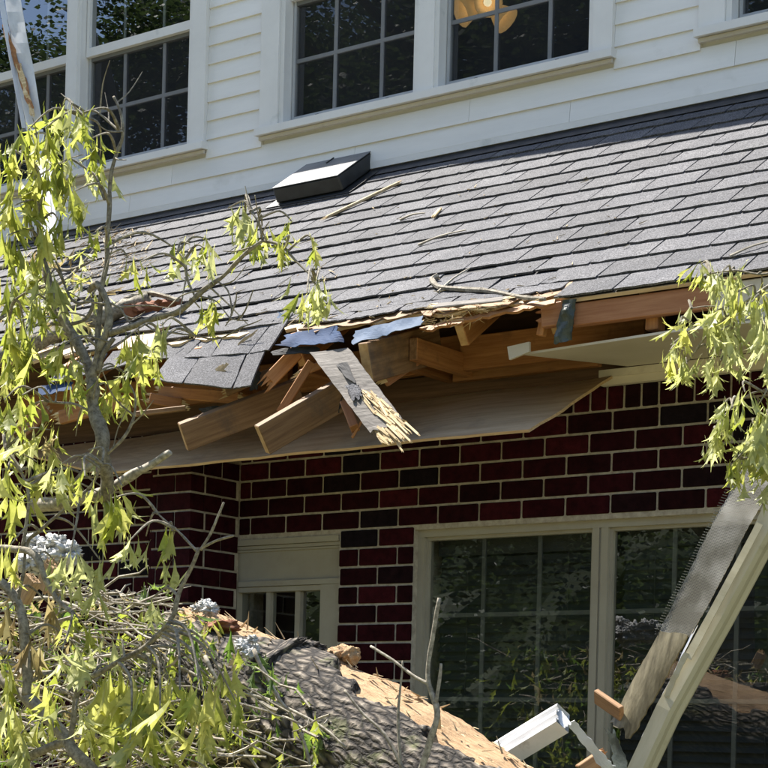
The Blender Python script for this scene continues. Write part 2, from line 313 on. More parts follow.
def patch(name, q, mats, parent=None, nu=10, nv=10, amp=0.0, fr=6, th=0.004, jag=(0, 0, 0, 0), smooth=True, bow=0.0, jfreq=1.0, edge_mi=0, seed=0):
    """bent sheet over 4 corners (TL,TR,BR,BL); jag = ragged top,right,bottom,left"""
    q = [V(p) for p in q]; nrm = (q[1] - q[0]).cross(q[3] - q[0]).normalized(); b = MB(); vs = []
    if nrm.dot(CAM - q[0]) < 0: nrm = -nrm
    rj = random.Random(seed + 11)
    jt = [rj.random() for _ in range(nu + 1)]; jb = [rj.random() for _ in range(nu + 1)]; jl = [rj.random() for _ in range(nv + 1)]; jr = [rj.random() for _ in range(nv + 1)]
    for s_ in (1, -1):
        for j in range(nv + 1):
            for i in range(nu + 1):
                u0, v0 = i / nu, j / nv
                u = (jl[j] * jag[3]) + u0 * (1 - jl[j] * jag[3] - jr[j] * jag[1]); v = jt[i] * jag[0] + v0 * (1 - jt[i] * jag[0] - jb[i] * jag[2])
                p = (q[0] * (1 - u) + q[1] * u) * (1 - v) + (q[3] * (1 - u) + q[2] * u) * v
                d = amp * noise.noise(p * fr + V((seed, 0, 0))) + bow * math.sin(math.pi * u) * v
                vs.append(p + nrm * (d + s_ * th / 2))
    n1 = (nu + 1) * (nv + 1); idx = lambda i, j: j * (nu + 1) + i; fs = []
    for j in range(nv):
        for i in range(nu):
            a = (idx(i, j), idx(i + 1, j), idx(i + 1, j + 1), idx(i, j + 1)); fs.append(a); fs.append(tuple(n1 + k for k in reversed(a)))
    nf = len(fs)
    ring = [idx(i, 0) for i in range(nu)] + [idx(nu, j) for j in range(nv)] + [idx(i, nv) for i in range(nu, 0, -1)] + [idx(0, j) for j in range(nv, 0, -1)]
    for k in range(len(ring)): a, c = ring[k], ring[(k + 1) % len(ring)]; fs.append((c, a, a + n1, c + n1))
    b.add(vs, fs); b.mi = [0] * nf + [edge_mi] * (len(fs) - nf)
    R = frame(q[1] - q[0], nrm)
    o = b.build(name, mats, parent, smooth=False, rot=R)
    return o
def spline(pts, k=6):
    pts = [V(p) for p in pts]; out = []
    for i in range(len(pts) - 1):
        p0, p1, p2, p3 = pts[max(i - 1, 0)], pts[i], pts[i + 1], pts[min(i + 2, len(pts) - 1)]
        for j in range(k):
            t = j / k; out.append(0.5 * ((2 * p1) + (p2 - p0) * t + (2 * p0 - 5 * p1 + 4 * p2 - p3) * t * t + (3 * p1 - p0 - 3 * p2 + p3) * t ** 3))
    return out + [pts[-1]]
def branch_pts(pix, Y, k=5, wob=0.006, seed=0):
    """pix = (px, py[, dY]) -> smooth 3-D path near depth Y"""
    w = [W(p[0], p[1], Y + (p[2] if len(p) > 2 else 0)) for p in pix]; s_ = spline(w, k)
    return [p + V((noise.noise(p * 9 + V((seed, 1, 0))), noise.noise(p * 9 + V((seed, 7, 0))), noise.noise(p * 9 + V((seed, 13, 0))))) * wob for p in s_]
def radii(n, r0, r1): return [r0 + (r1 - r0) * i / (n - 1) for i in range(n)]

# ------------------------------------------------------------------ ground
b = MB(); g = 40; b.v = []; R0 = 160
b.add([(-R0, -R0, 0), (R0, -R0, 0), (R0, R0, 0), (-R0, R0, 0)], [(0, 1, 2, 3)])
tag(b.build('ground', 'lawn'), None, None, kind='structure')

# ------------------------------------------------------------------ house
house = thing('house', (-5, YW, 0), 'storm damaged two storey house with dark red brick below and white siding above', 'house')
X0, X1 = -10.6, 0.5
def Xw(px, py, Y): return W(px, py, Y).x

# --- brick wall: mortar backing with openings
H, BWD = 0.0834, 0.2095
zb0 = W(578, 495.6, YW).z; xb0 = Xw(589, 423, YW)            # a bed joint and a head joint read from the masonry
def bedz(k): return zb0 + H * k
zwt = W(583, 520, YW).z                                         # window head
xw0 = Xw(412, 600, YW); xm = Xw(594, 600, YW); xw1 = xm + (xm - xw0) * 0.99
xd0, xd1 = Xw(233, 600, YW), Xw(337, 600, YW); zdt = W(300, 537, YW).z
zwb, zfr = 0.85, bedz(5.15)
mb = MB(); yf = YW + 0.008
mb.box((X0, yf, zwt), (X1, YW + 0.22, zfr)); mb.box((X0, yf, 0), (xd0, YW + 0.22, zwt)); mb.box((xd1, yf, 0), (xw0, YW + 0.22, zwt))
mb.box((xd0, yf, zdt), (xd1, YW + 0.22, zwt)); mb.box((xw0, yf, 0), (xw1, YW + 0.22, zwb)); mb.box((xw1, yf, 0), (X1, YW + 0.22, zwt))
wall = mb.build('brick_wall', 'mortar', house)
BM = {}
def brickmesh(l, d, h):
    key = (round(l, 3), round(d, 3), round(h, 3))
    if key not in BM:
        q = MB(); q.box((-l / 2, -d / 2, -h / 2), (l / 2, d / 2, h / 2)); me = bpy.data.meshes.new('brick'); me.from_pydata(q.v, [], q.f); bevel_mesh(me, 0.004); me.materials.append(MATS['brick']); BM[key] = me
    return BM[key]
holes = [(xd0 - .004, xd1 + .004, -1, zdt + 0.01), (xw0 - .004, xw1 + .004, zwb - 0.01, zwt + 0.004)]
nbrick = 0; rest = MB(); MJ = 0.0105
def putbrick(x0, x1, z0, z1, y, par, axis=0, y1=None):
    global nbrick
    l, h = x1 - x0, z1 - z0
    if l < 0.02: return
    cx, cz = (x0 + x1) / 2, (z0 + z1) / 2
    c = V((cx, y + 0.045, cz)) if axis == 0 else V((y - 0.045, cx, cz))
    p = proj(c)
    if -12 < p[0] < 780 and 360 < p[1] < 785 and nbrick < 300:
        nbrick += 1
        M = Matrix.Translation(c + V((0, rnd(-.0012, .0012), 0))) @ (Matrix.Rotation(math.pi / 2, 4, 'Z') if axis else Matrix.Identity(4)) @ Matrix.Rotation(rnd(-.004, .004), 4, 'Y')
        link('brick', brickmesh(l, 0.09, h), M, par)
    else: rest.box((c.x - l / 2 if not axis else c.x - .045, c.y - .045 if not axis else c.y - l / 2, z0), (c.x + l / 2 if not axis else c.x + .045, c.y + .045 if not axis else c.y + l / 2, z1))
def course(x0, x1, z0, z1, off, y, par, L=BWD, axis=0, holes_=()):
    k = math.floor((x0 - off) / L); x = off + k * L
    while x < x1:
        segs = [(max(x + MJ / 2, x0), min(x + L - MJ / 2, x1))]
        for hx0, hx1, hz0, hz1 in holes_:
            if z1 > hz0 + 0.015 and z0 < hz1 - 0.015:
                ns = []
                for a, c in segs:
                    if c <= hx0 or a >= hx1: ns.append((a, c))
                    else:
                        if a < hx0: ns.append((a, hx0))
                        if c > hx1: ns.append((hx1, c))
                segs = ns
        for a, c in segs:
            zz1 = z1
            if axis == 0:
                for hx0, hx1, hz0, hz1 in holes_:
                    pass
            putbrick(a, c, z0, zz1, y, par, axis)
        x += L
# the pier beside the door
px_c = W(181, 520, YW - 0.31); pier_x1 = W(236, 540, YW).x + 0.012; pier_y0 = YW - 0.33; pier_x0 = pier_x1 - 0.25
pier_holes = [(pier_x0 - 0.004, pier_x1 + 0.004, -1, 9)]
for k in range(5, -31, -1):
    off = xb0 + (BWD / 2 if k % 2 == 0 else 0)
    z0, z1 = bedz(k - 1) + MJ / 2, bedz(k) - MJ / 2
    if k == 5: continue
    if z1 < 0: break
    course(X0, X1, z0, z1, off, YW, wall, holes_=holes + pier_holes)
course(X0, X1, bedz(4) + MJ / 2, zfr, xb0, YW, wall, L=0.0775)
q = MB(); q.box((pier_x0 + .008, pier_y0 + .008, 0), (pier_x1 - .008, YW + 0.007, bedz(3)))
pier = q.build('brick_pier', 'mortar', house)
for k in range(3, -31, -1):
    z0, z1 = bedz(k - 1) + MJ / 2, bedz(k) - MJ / 2
    if z1 < 0: break
    a = 0.0 if k % 2 else -0.10
    course(pier_x0, pier_x1, z0, z1, pier_x1 - BWD + a, pier_y0, pier)
    course(pier_y0 + 0.092, YW - 0.002, z0, z1, pier_y0 + (0.005 if k % 2 else 0.105), pier_x1, pier, axis=1)
o = rest.build('brick_field', 'brick', wall); o['kind'] = 'stuff'

# --- ground floor window with blinds
def muntin_bar(p0, p1, w, d, mat, par): return beam('muntin', p0, p1, d, w, mat, par, up=(0, 0, 1) if abs(p1[2] - p0[2]) < 0.1 else (1, 0, 0), bev=0)
yg = YW + 0.075
def pane(x0, x1, z0, z1, y, mat, par):
    q = MB(); q.add([(x0, y, z0), (x1, y, z0), (x1, y, z1), (x0, y, z1)], [(0, 1, 2, 3)]); return q.build('pane', mat, par)
win = MB(); fw = 0.03
for a, c in ((xw0, xw0 + fw), (xm - 0.036, xm - 0.005), (xm + 0.005, xm + 0.036), (xw1 - fw, xw1)): win.box((a, YW + 0.037, zwb), (c, YW + 0.11, zwt - fw))
win.box((xw0, YW + 0.035, zwt - fw), (xw1, YW + 0.11, zwt)); win.box((xw0, YW - 0.02, zwb - 0.04), (xw1, YW + 0.11, zwb)); win.box((xm - .007, YW + .045, zwb), (xm + .007, YW + .1, zwt - fw))
win = win.build('window', 'tan_trim', house)
for a, c in ((xw0 + fw, xm - 0.036), (xm + 0.036, xw1 - fw)):
    s_ = MB(); i = 0.013
    for lo, hi in (((a, 0, zwb), (a + i, 0, zwt - fw)), ((c - i, 0, zwb), (c, 0, zwt - fw)), ((a + i, 0, zwt - fw - i), (c - i, 0, zwt - fw)), ((a + i, 0, zwb), (c - i, 0, zwb + i))):
        s_.box((lo[0], YW + 0.055, lo[2]), (hi[0], YW + 0.09, hi[2]))
    s_.build('sash', 'tan_trim', win)
    pane(a + i, c - i, zwb + i, zwt - fw - i, yg, 'glass', win)
    for t in (1 / 3, 2 / 3):
        x = a + (c - a) * t; muntin_bar(V((x, yg + 0.016, zwb + i)), V((x, yg + 0.016, zwt - fw - i)), 0.018, 0.008, 'muntin_grey', win)
    for py in (612, 699, 790):
        z = W(520, py, YW).z; muntin_bar(V((a + i, yg + 0.0165, z)), V((c - i, yg + 0.0165, z)), 0.018, 0.0082, 'muntin_grey', win)
    vl = MB(); vl.box((a + 0.01, YW + 0.135, zwt - fw - 0.075), (c - 0.01, YW + 0.15, zwt - fw + 0.03)); vl.build('blind_valance', 'blind', win)
    z = zwt - fw - 0.105; sm = None
    while z > zwb:
        if sm is None:
            q = MB(); l = (c - a) - 0.03
            q.add([(-l / 2, -.012, -.020), (l / 2, -.012, -.020), (l / 2, .003, 0), (-l / 2, .003, 0), (l / 2, .010, .023), (-l / 2, .010, .023)], [(0, 1, 2, 3), (3, 2, 4, 5)])
            sm = bpy.data.meshes.new('blind_slat'); sm.from_pydata(q.v, [], q.f); sm.materials.append(MATS['blind'])
        link('blind_slat', sm, Matrix.Translation(((a + c) / 2, YW + 0.15, z)) @ Matrix.Rotation(rnd(-.03, .03), 4, 'X'), win); z -= 0.0405
    for t in (0.2, 0.8):
        x = a + (c - a) * t; q = MB(); q.box((x - .002, YW + .133, zwb), (x + .002, YW + .135, zwt - fw - .07)); q.build('blind_cord', 'blind', win)

# --- door with panelled head and glazed top
d = MB(); zt = zdt; zp = W(300, 580, YW).z
d.box((xd0, YW + 0.03, zp - 0.01), (xd1, YW + 0.10, zt)); door = d.build('door', 'tan_trim', house)
for (za, zc, yy) in ((zt - 0.026, zt, 0.0), (zt - 0.043, zt - 0.028, 0.012), (zt - 0.054, zt - 0.045, 0.02)):
    q = MB(); q.box((xd0 + .002, YW + yy, za), (xd1 - .002, YW + 0.031, zc)); q.build('head_moulding', 'tan_trim', door)
q = MB(); q.box((xd0 + .002, YW + 0.016, zp - 0.02), (xd1 - .002, YW + 0.031, zp + 0.004)); q.build('head_moulding', 'tan_trim', door)
stops = [Xw(p, 610, YW + 0.05) for p in (236, 241, 268, 272, 297, 302, 324, 333)]
q = MB()
for a, c in ((xd0, stops[1]), (stops[6], xd1)): q.box((a, YW + 0.02, 0.05), (c, YW + 0.09, zp - 0.021))
q.box((stops[1], YW + 0.025, zp - 0.045), (stops[6], YW + 0.09, zp - 0.022)); q.box((stops[1], YW + .025, 0.05), (stops[6], YW + .09, 0.9)); q.build('door_frame', 'tan_trim', door)
for a, c in ((stops[2], stops[3]), (stops[4], stops[5])):
    q = MB(); q.box((a, YW + 0.035, 0.9), (c, YW + 0.08, zp - 0.046)); q.build('mullion', 'tan_trim', door)
for a, c in ((stops[1], stops[2]), (stops[3], stops[4]), (stops[5], stops[6])):
    pane(a, c, .9, zp - .046, YW + .058, 'glass', door)

# --- frieze board under the soffit, sheathing above the bricks
xf = Xw(604, 386, YW)
q = MB(); q.box((xf, YW - 0.030, zfr), (X1, YW + 0.0, zfr + 0.06)); q.box((xf, YW - 0.045, zfr + 0.03), (X1, YW - .0302, zfr + 0.059)); q.build('frieze_board', 'cream_paint', house)
z = zfr
zs = zfr + 0.052
while z < zfr + 0.5:
    h = 0.135
    q = MB(); q.box((X0, YW + 0.03, z), (X1, YW + 0.05, z + h - 0.004)); q.build('sheathing_board', 'dark_sheathing', house, rot=frame((1, 0, 0))); z += h

# --- roof deck (ragged along the torn eave), underlay and shingles
def vfront(px):
    if px > 566: return 0.0
    if px > 425: return 0.01
    if px > 285: return 0.02
    if px > 120: return 0.10
    return 0.16
VT = (YU - YE) / SL.y
dk = MB(); xs = [X0 + i * 0.05 for i in range(int((X1 - X0) / 0.05) + 1)]; vs = []; fs = []
for i, x in enumerate(xs):
    vf = vfront(proj(roofp(x, 0))[0]); vf += (rnd(0, 0.06) if vf > 0 else 0)
    vs += [roofp(x, vf, -0.002), roofp(x, VT, -0.002), roofp(x, VT, -0.016), roofp(x, vf, -0.016)]
for i in range(len(xs) - 1):
    a, c = i * 4, i * 4 + 4
    for j in range(4): fs.append((a + j, a + (j + 1) % 4, c + (j + 1) % 4, c + j))
dk.add(vs, fs); roof = dk.build('roof', 'plywood', house)
ul = MB(); vs = []
for x in xs:
    px = proj(roofp(x, 0))[0]; vf = 0.004 if px > 566 else (0.16 if px > 285 else 0.3); vf += rnd(0, .03) if px < 566 else 0
    vs += [roofp(x, vf, 0.0005), roofp(x, VT, 0.0005)]
ul.add(vs, [(2 * i, 2 * i + 2, 2 * i + 3, 2 * i + 1) for i in range(len(xs) - 1)]); ul.build('underlay', 'underlay', roof)
NR = 14; EX = VT / NR; TW = 0.248
q = MB(); L_, wd_ = EX + 0.03, TW - 0.009
def tabmesh(seed):
    r = random.Random(seed); me = bpy.data.meshes.new('shingle'); n = 6; vs = []
    for i in range(n + 1):
        x = -wd_ / 2 + wd_ * i / n; w0 = r.uniform(-.0025, .0025); lift = r.uniform(0, .003)
        vs += [(x, w0, 0.0125 + lift), (x, L_, 0.004), (x, L_, 0.0005), (x, w0 + 0.001, 0.004 + lift)]
    fs = []
    for i in range(n):
        a, c = i * 4, i * 4 + 4
        for j in range(4): fs.append((a + j, c + j, c + (j + 1) % 4, a + (j + 1) % 4))
    fs += [(0, 1, 2, 3), (n * 4 + 3, n * 4 + 2, n * 4 + 1, n * 4)]
    me.from_pydata(vs, [], fs); me.materials.append(MATS['shingle']); me.update(); return me
tabs = [tabmesh(i) for i in range(6)]
RM = Matrix((V((1, 0, 0)), SL, RN)).transposed()
field = MB(); nsh = 0
for r in range(NR):
    off = (0.5 * TW if r % 2 else 0) + rnd(-.035, .035); v = r * EX
    x = X0 + off
    while x < X1:
        c = roofp(x, v); px, py = proj(c + SL * EX * 0.5); keep = True
        pe = proj(roofp(x, 0))[0]
        if pe < 556 and r == 0: keep = False
        if pe < 150 and r == 1: keep = random.random() < 0.5
        if pe < 150 and r == 2: keep = random.random() < 0.6
        if r == 0 and 296 < pe < 556:
            xa, xb = x - wd_ / 2, x + wd_ / 2
            patch('shingle', [roofp(xa, EX + .03, .006), roofp(xb, EX + .03, .006), roofp(xb, .035 + rnd(0, .03), .014 + rnd(0, .012)), roofp(xa, .035 + rnd(0, .03), .014 + rnd(0, .012))], ['shingle'], roof, 9, 4, .004, 12, .006, (0, .03, .28, .03), seed=int(x * 100))
        if keep:
            near_tear = pe < 560 and r < 3
            jr = (rnd(-.05, .05) if near_tear else rnd(-.006, .006)) if pe < 600 else rnd(-.004, .004)
            if pe < 260 and r < 8: jr += rnd(-.02, .02)
            tilt = rnd(-.05, .02) if (near_tear or (pe < 260 and r < 7)) else rnd(-.006, .004)
            M = Matrix.Translation(c) @ RM.to_4x4() @ Matrix.Rotation(jr, 4, 'Z') @ Matrix.Rotation(tilt, 4, 'X')
            if -25 < px < 795 and 60 < py < 420 and nsh < 292:
                link('shingle', tabs[random.randrange(6)], M, roof); nsh += 1
            else:
                me = tabs[random.randrange(6)]; field.add([M @ vv.co for vv in me.vertices], [tuple(p.vertices) for p in me.polygons])
        x += TW
if field.v: o = field.build('shingle_field', 'shingle', roof); o['kind'] = 'stuff'
# the drooping flap of shingles at the broken eave
flap = [([(170, 358), (199, 358), (182, 384), (152, 380)], 5.84, 5.70), ([(200, 358), (247, 353), (232, 389), (183, 384)], 5.84, 5.70), ([(248, 353), (266, 350), (251, 386), (233, 389)], 5.84, 5.70),
        ([(206, 337), (227, 331), (210, 357), (184, 358)], 5.95, 5.83), ([(228, 331), (275, 320), (248, 354), (211, 357)], 5.95, 5.83), ([(276, 320), (293, 314), (269, 351), (249, 354)], 5.95, 5.83),
        ([(168, 345), (205, 338), (186, 358), (142, 360)], 5.93, 5.85), ([(112, 352), (166, 346), (140, 361), (98, 372)], 5.93, 5.84), ([(60, 366), (108, 353), (96, 372), (48, 384)], 5.93, 5.84)]
for i, (pp, yt, yb) in enumerate(flap):
    patch('shingle', [W(*pp[0], yt), W(*pp[1], yt), W(*pp[2], yb), W(*pp[3], yb)], ['shingle'], roof, 6, 5, 0.006, 7, 0.007, (0, .02, .03, .02), seed=i)
for i, pp in enumerate(([(216, 366), (232, 360), (226, 374), (206, 380)], [(240, 340), (262, 326), (256, 334), (236, 347)])):
    patch('torn_paper', [W(*p, 5.765 if i == 0 else 5.86) for p in pp], ['straw'], roof, 6, 4, .004, 20, .002, (.3, .3, .3, .3), seed=40 + i)
# exposed torn sheathing along the eave
def eave_strip(pa, pb, v0, v1, mat, seed, name='torn_sheathing', amp=0.004, n=16):
    xa, xb = Xw(pa, proj(roofp(Xw(pa, 320, YE), 0))[1], YE), Xw(pb, proj(roofp(Xw(pb, 300, YE), 0))[1], YE)
    return patch(name, [roofp(xa, v1, .004), roofp(xb, v1, .004), roofp(xb, v0, .004), roofp(xa, v0, .004)], [mat], roof, n, 3, amp, 20, 0.006, (0, 0.02, 0.45, 0.02), seed=seed)
eave_strip(428, 556, -0.02, EX + .01, 'old_lumber', 3); eave_strip(288, 432, 0.0, EX + .01, 'old_lumber', 5)
patch('torn_sheathing', [W(418, 328, 5.82), W(556, 299, 5.8), W(554, 305, 5.77), W(424, 333, 5.78)], ['lumber'], roof, 22, 2, .004, 20, .010, (.2, .0, .5, .05), seed=8)
# step flashing where roof meets the siding
q = MB(); yf0 = YU - 0.004
q.add([(X0, yf0, ZTOP - .02), (X1, yf0, ZTOP - .02), (X1, yf0, ZTOP + .035), (X0, yf0, ZTOP + .035)], [(0, 1, 2, 3)])
q.add([(X0, YU - .055, ZTOP - .055 * TP + .018), (X1, YU - .055, ZTOP - .055 * TP + .018), (X1, yf0, ZTOP + .02), (X0, yf0, ZTOP + .02)], [(0, 1, 2, 3)])
q.build('flashing', 'flashing', roof)

# --- upper wall with windows
zsb, zst, zgb, zrail, zhead = 4.69, 4.735, 4.785, 5.40, 6.05
zsb = W(300, 131, YU).z
zst, zgb, zhead = zsb + 0.045, zsb + 0.10, zsb + 1.36
zrail = W(190, 27, YU).z
def up_x(px, py): return Xw(px, py, YU)
wins = []   # casing left, glass spans, casing right
wins.append((up_x(-190, 120), [(up_x(-85, 120), up_x(-40, 120)), (up_x(-18, 100), up_x(67, 90)), (up_x(83, 90), up_x(190, 80))], up_x(209, 80)))
wins.append((up_x(264, 80), [(up_x(287, 80), up_x(415, 60)), (up_x(442, 50), up_x(590, 30))], up_x(616, 20)))
wins.append((up_x(702, 15), [(up_x(735, 10), up_x(880, 0)), (up_x(910, 0), up_x(1060, 0))], up_x(1090, 0)))
sw = MB(); zt_ = 6.7; prevx = X0
for (a, sp, c) in wins:
    sw.box((prevx, YU + .012, zsb), (a + .02, YU + .16, zhead)); prevx = c - .02
sw.box((prevx, YU + .012, zsb), (X1, YU + .16, zhead)); sw.box((X0, YU + .012, 3.4), (X1, YU + .16, zsb)); sw.box((X0, YU + .012, zhead), (X1, YU + .16, zt_))
siding = sw.build('siding_wall', 'siding_paint', house)
z = ZTOP + 0.062; ex = 0.1035
q = MB(); q.box((X0, YU - .012, ZTOP + .03), (X1, YU + .011, z - .0)); q.build('base_trim', 'white_paint', siding)
def sboard(a, c, z):
    q = MB(); q.add([(a, YU - .0125, z), (c, YU - .0125, z), (c, YU - .001, z + ex + .012), (a, YU - .001, z + ex + .012), (a, YU + .011, z), (c, YU + .011, z), (c, YU + .011, z + ex + .012), (a, YU + .011, z + ex + .012)],
                    [(0, 1, 2, 3), (0, 4, 5, 1), (2, 6, 7, 3), (0, 3, 7, 4), (1, 5, 6, 2)]); q.build('siding_board', 'siding_paint', siding, rot=frame((1, 0, 0)))
while z < zt_ - .1:
    segs = [(X0, X1)]
    if z + ex > zsb - .004 and z < zhead + .06:
        segs = []; px_ = X0
        for (a, sp, c) in wins: segs.append((px_, a - .001)); px_ = c + .001
        segs.append((px_, X1))
    for a, c in segs:
        while c - a > 2.2:
            j_ = a + rnd(.9, 2.0); sboard(a, j_ - .001, z); a = j_ + .001
        sboard(a, c, z)
    z += ex
for wi, (a, sp, c) in enumerate(wins):
    f = MB(); yc = YU - .034; g0, g1 = sp[0][0], sp[-1][1]
    f.box((a, yc, zst), (g0 - .035, YU + .02, zhead)); f.box((g1 + .035, yc, zst), (c, YU + .02, zhead)); f.box((a, yc, zhead + .001), (c, YU + .02, zhead + .09))
    f.box((g0 - .034, YU - .02, zst), (g0 - .006, YU + .1, zhead)); f.box((g1 + .006, YU - .02, zst), (g1 + .034, YU + .1, zhead))
    for i in range(len(sp) - 1):
        m0, m1 = sp[i][1], sp[i + 1][0]; f.box((m0 + .006, YU - .02, zst), (m1 - .006, YU + .1, zhead)); f.box((m0 + .03, YU - .03, zst), (m1 - .03, YU - .0202, zhead))
    wn = f.build('window', 'white_paint', house)
    q = MB(); q.prism([(a - .012, YU - .06, zsb + .004), (a - .012, YU + .06, zsb + .012), (a - .012, YU + .06, zst + .012), (a - .012, YU - .06, zst - .002)], (c - a + .024, 0, 0)); q.build('sill', 'white_paint', wn)
    q = MB(); q.box((a, YU - .033, zsb - .016), (c, YU - .0165, zsb + .003)); q.build('apron', 'cream_paint', wn)
    for (x0, x1) in sp:
        yl, yu_ = YU + .045, YU + .02
        s_ = MB(); s_.box((x0, yl, zgb - .04), (x1, yl + .03, zgb)); s_.box((x0, yl, zgb), (x0 + .016, yl + .03, zrail)); s_.box((x1 - .016, yl, zgb), (x1, yl + .03, zrail)); s_.build('lower_sash', 'grey_sash', wn)
        for t in (.2, .75):
            xx = x0 + (x1 - x0) * t; q = MB(); q.box((xx, yl - .006, zgb - .03), (xx + .02, yl - .0005, zgb - .012)); q.build('screen_clip', 'sash_gap', wn)
        s_ = MB(); s_.box((x0, yu_, zrail), (x1, yu_ + .045, zrail + .05)); s_.box((x0, yu_, zrail + .05), (x0 + .022, yu_ + .04, zhead)); s_.box((x1 - .022, yu_, zrail + .05), (x1, yu_ + .04, zhead)); s_.build('upper_sash', 'white_paint', wn)
        s_ = MB(); s_.box((x0, yl + .001, zrail - .022), (x1, yl + .03, zrail - .001)); s_.build('meeting_rail', 'muntin_grey', wn)
        pane(x0 + .016, x1 - .016, zgb, zrail - .022, yl + .02, 'glass', wn)
        pane(x0 + .022, x1 - .022, zrail + .05, zhead, yu_ + .02, 'coated_glass', wn)
        q = MB(); q.add([(x0 + .016, yl + .006, zgb), (x1 - .016, yl + .006, zgb), (x1 - .016, yl + .006, zrail - .022), (x0 + .016, yl + .006, zrail - .022)], [(0, 1, 2, 3)]); q.build('insect_screen', 'insect_screen', wn)
        for t in (0.335, 0.70):
            xx = x0 + (x1 - x0) * t; muntin_bar(V((xx, yl + .013, zgb)), V((xx, yl + .013, zrail - .022)), .02, .008, 'grey_sash', wn); muntin_bar(V((xx, yu_ + .028, zrail + .05)), V((xx, yu_ + .028, zhead)), .016, .006, 'grey_sash', wn)
        zz = (zgb + zrail) / 2 - .01; muntin_bar(V((x0 + .016, yl + .0132, zz)), V((x1 - .016, yl + .0132, zz)), .02, .0096, 'grey_sash', wn)
# closed body: inside faces, upper roof, added shadow-casting eave, gable ends
q = MB()
q.box((X0, YU + .17, 3.3), (X1, 12, 3.4)); q.box((X0, 12, 0), (X1, 12.1, 6.7)); q.box((X0, YU + .161, 6.6), (X1, 12, 6.7)); q.box((X0 - .1, YW + .23, 0), (X0, 12, 6.7)); q.box((X1, YW + .23, 0), (X1 + .1, 12, 6.7)); q.box((X0, YW + .5, 0), (X1, YW + .55, 3.3))
q.build('interior_wall', 'interior', house)
q = MB(); q.prism([(X0, YU - .06, 6.70), (X0, YU - .06, 6.84), (X0, 9.8, 8.3), (X0, 12.3, 6.84), (X0, 12.3, 6.70)], (X1 - X0, 0, 0)); q.build('upper_roof', 'shingle', house)
xe = PR(500, 150).x - 1.3
q = MB(); q.prism([(xe - .3, YU - .061, 6.66), (X1, YU - .061, 6.66), (X1, YU - .62, 6.66), (xe + 1.2, YU - .27, 6.66), (xe, YU - .12, 6.66)], (0, 0, .16)); q.build('shadow_eave', 'white_paint', house)  # unseen flared eave, added to widen the shadow on the right shingles

# --- rafters, sub-fascia and soffit
def rafter(px, py, L=1.0, w=0.04, h=0.14, y=5.86, mat='lumber', **k):
    x = W(px, py, y).x; s0 = V((x, y, ZE + (y - YE) * TP)) - RN * (0.018 + h / 2)
    return beam('rafter', s0, s0 + SL * L, w, h, mat, house, up=RN, tip='end_grain', **k)
for px in (62, 128, 196, 290, 372, 452, 545, 640, 735, 832): rafter(px, 330 if px < 500 else 300, 0.85)
ry = YE + 0.035
beam('sub_fascia', V((Xw(573, 310, ry), ry, ZE - .056)), V((Xw(716, 290, ry), ry, ZE - .056)), .036, .082, 'red_lumber', house)
beam('sub_fascia', V((Xw(718, 290, ry), ry, ZE - .084)), V((X1, ry, ZE - .084)), .036, .138, 'cream_paint', house)
beam('broken_fascia', W(566, 313, 5.84), W(543, 317, 5.83), .036, .085, 'red_lumber', house, broken=(0, .035), tip='red_lumber')
beam('nailer_block', W(541, 336, 5.86), W(544, 322, 5.86), .03, .03, 'lumber', house)
beam('nailer_block', W(655, 331, 5.88), W(656, 305, 5.88), .06, .05, 'lumber', house)
patch('gutter_strap', [W(562, 300, 5.79), W(577, 299, 5.79), W(570, 341, 5.80), W(552, 346, 5.80)], ['dark_strap'], house, 8, 12, .02, 26, .004, (0, .06, .05, .08), seed=4)
zso = zfr + .062
x_t = W(525, 357, 5.96); x_c = W(627, 376, YW - .05)
sf = MB(); sf.prism([(x_t.x, 5.95, zso - .03), (W(675, 325, 5.8).x, 5.80, zso - .05), (X1, 5.80, zso - .05), (X1, YW - .0455, zso), (x_c.x, YW - .0455, zso)], (0, 0, .009)); sf.build('soffit', 'cream_paint', house)
beam('soffit_ledger', V((Xw(455, 370, 6.42), 6.42, zso + .05)), V((Xw(600, 360, 6.42), 6.42, zso + .05)), .038, .09, 'lumber', house)
beam('lookout', V((Xw(455, 365, 6.3), 6.35, zso + .10)), V((Xw(640, 345, 6.3), 6.35, zso + .10)), .038, .14, 'lumber', house)
beam('lookout', V((Xw(300, 385, 6.38), 6.38, zso + .10)), V((Xw(452, 365, 6.3), 6.38, zso + .12)), .038, .14, 'lumber', house)
beam('lookout', V((Xw(20, 430, 6.38), 6.38, zso + .10)), V((Xw(290, 395, 6.38), 6.38, zso + .10)), .038, .14, 'lumber', house)
for px in (430, 455, 350, 250): x = Xw(px, 370, 6.3); beam('lookout', V((x, 6.0, zso + .06)), V((x, 6.46, zso + .06)), .04, .09, 'lumber', house, tip='old_lumber')
patch('trim_return', [W(508, 347, 5.90), W(530, 342, 5.90), W(530, 352, 5.90), W(510, 360, 5.90)], ['cream_paint'], house, 3, 3, 0, 1, .012)

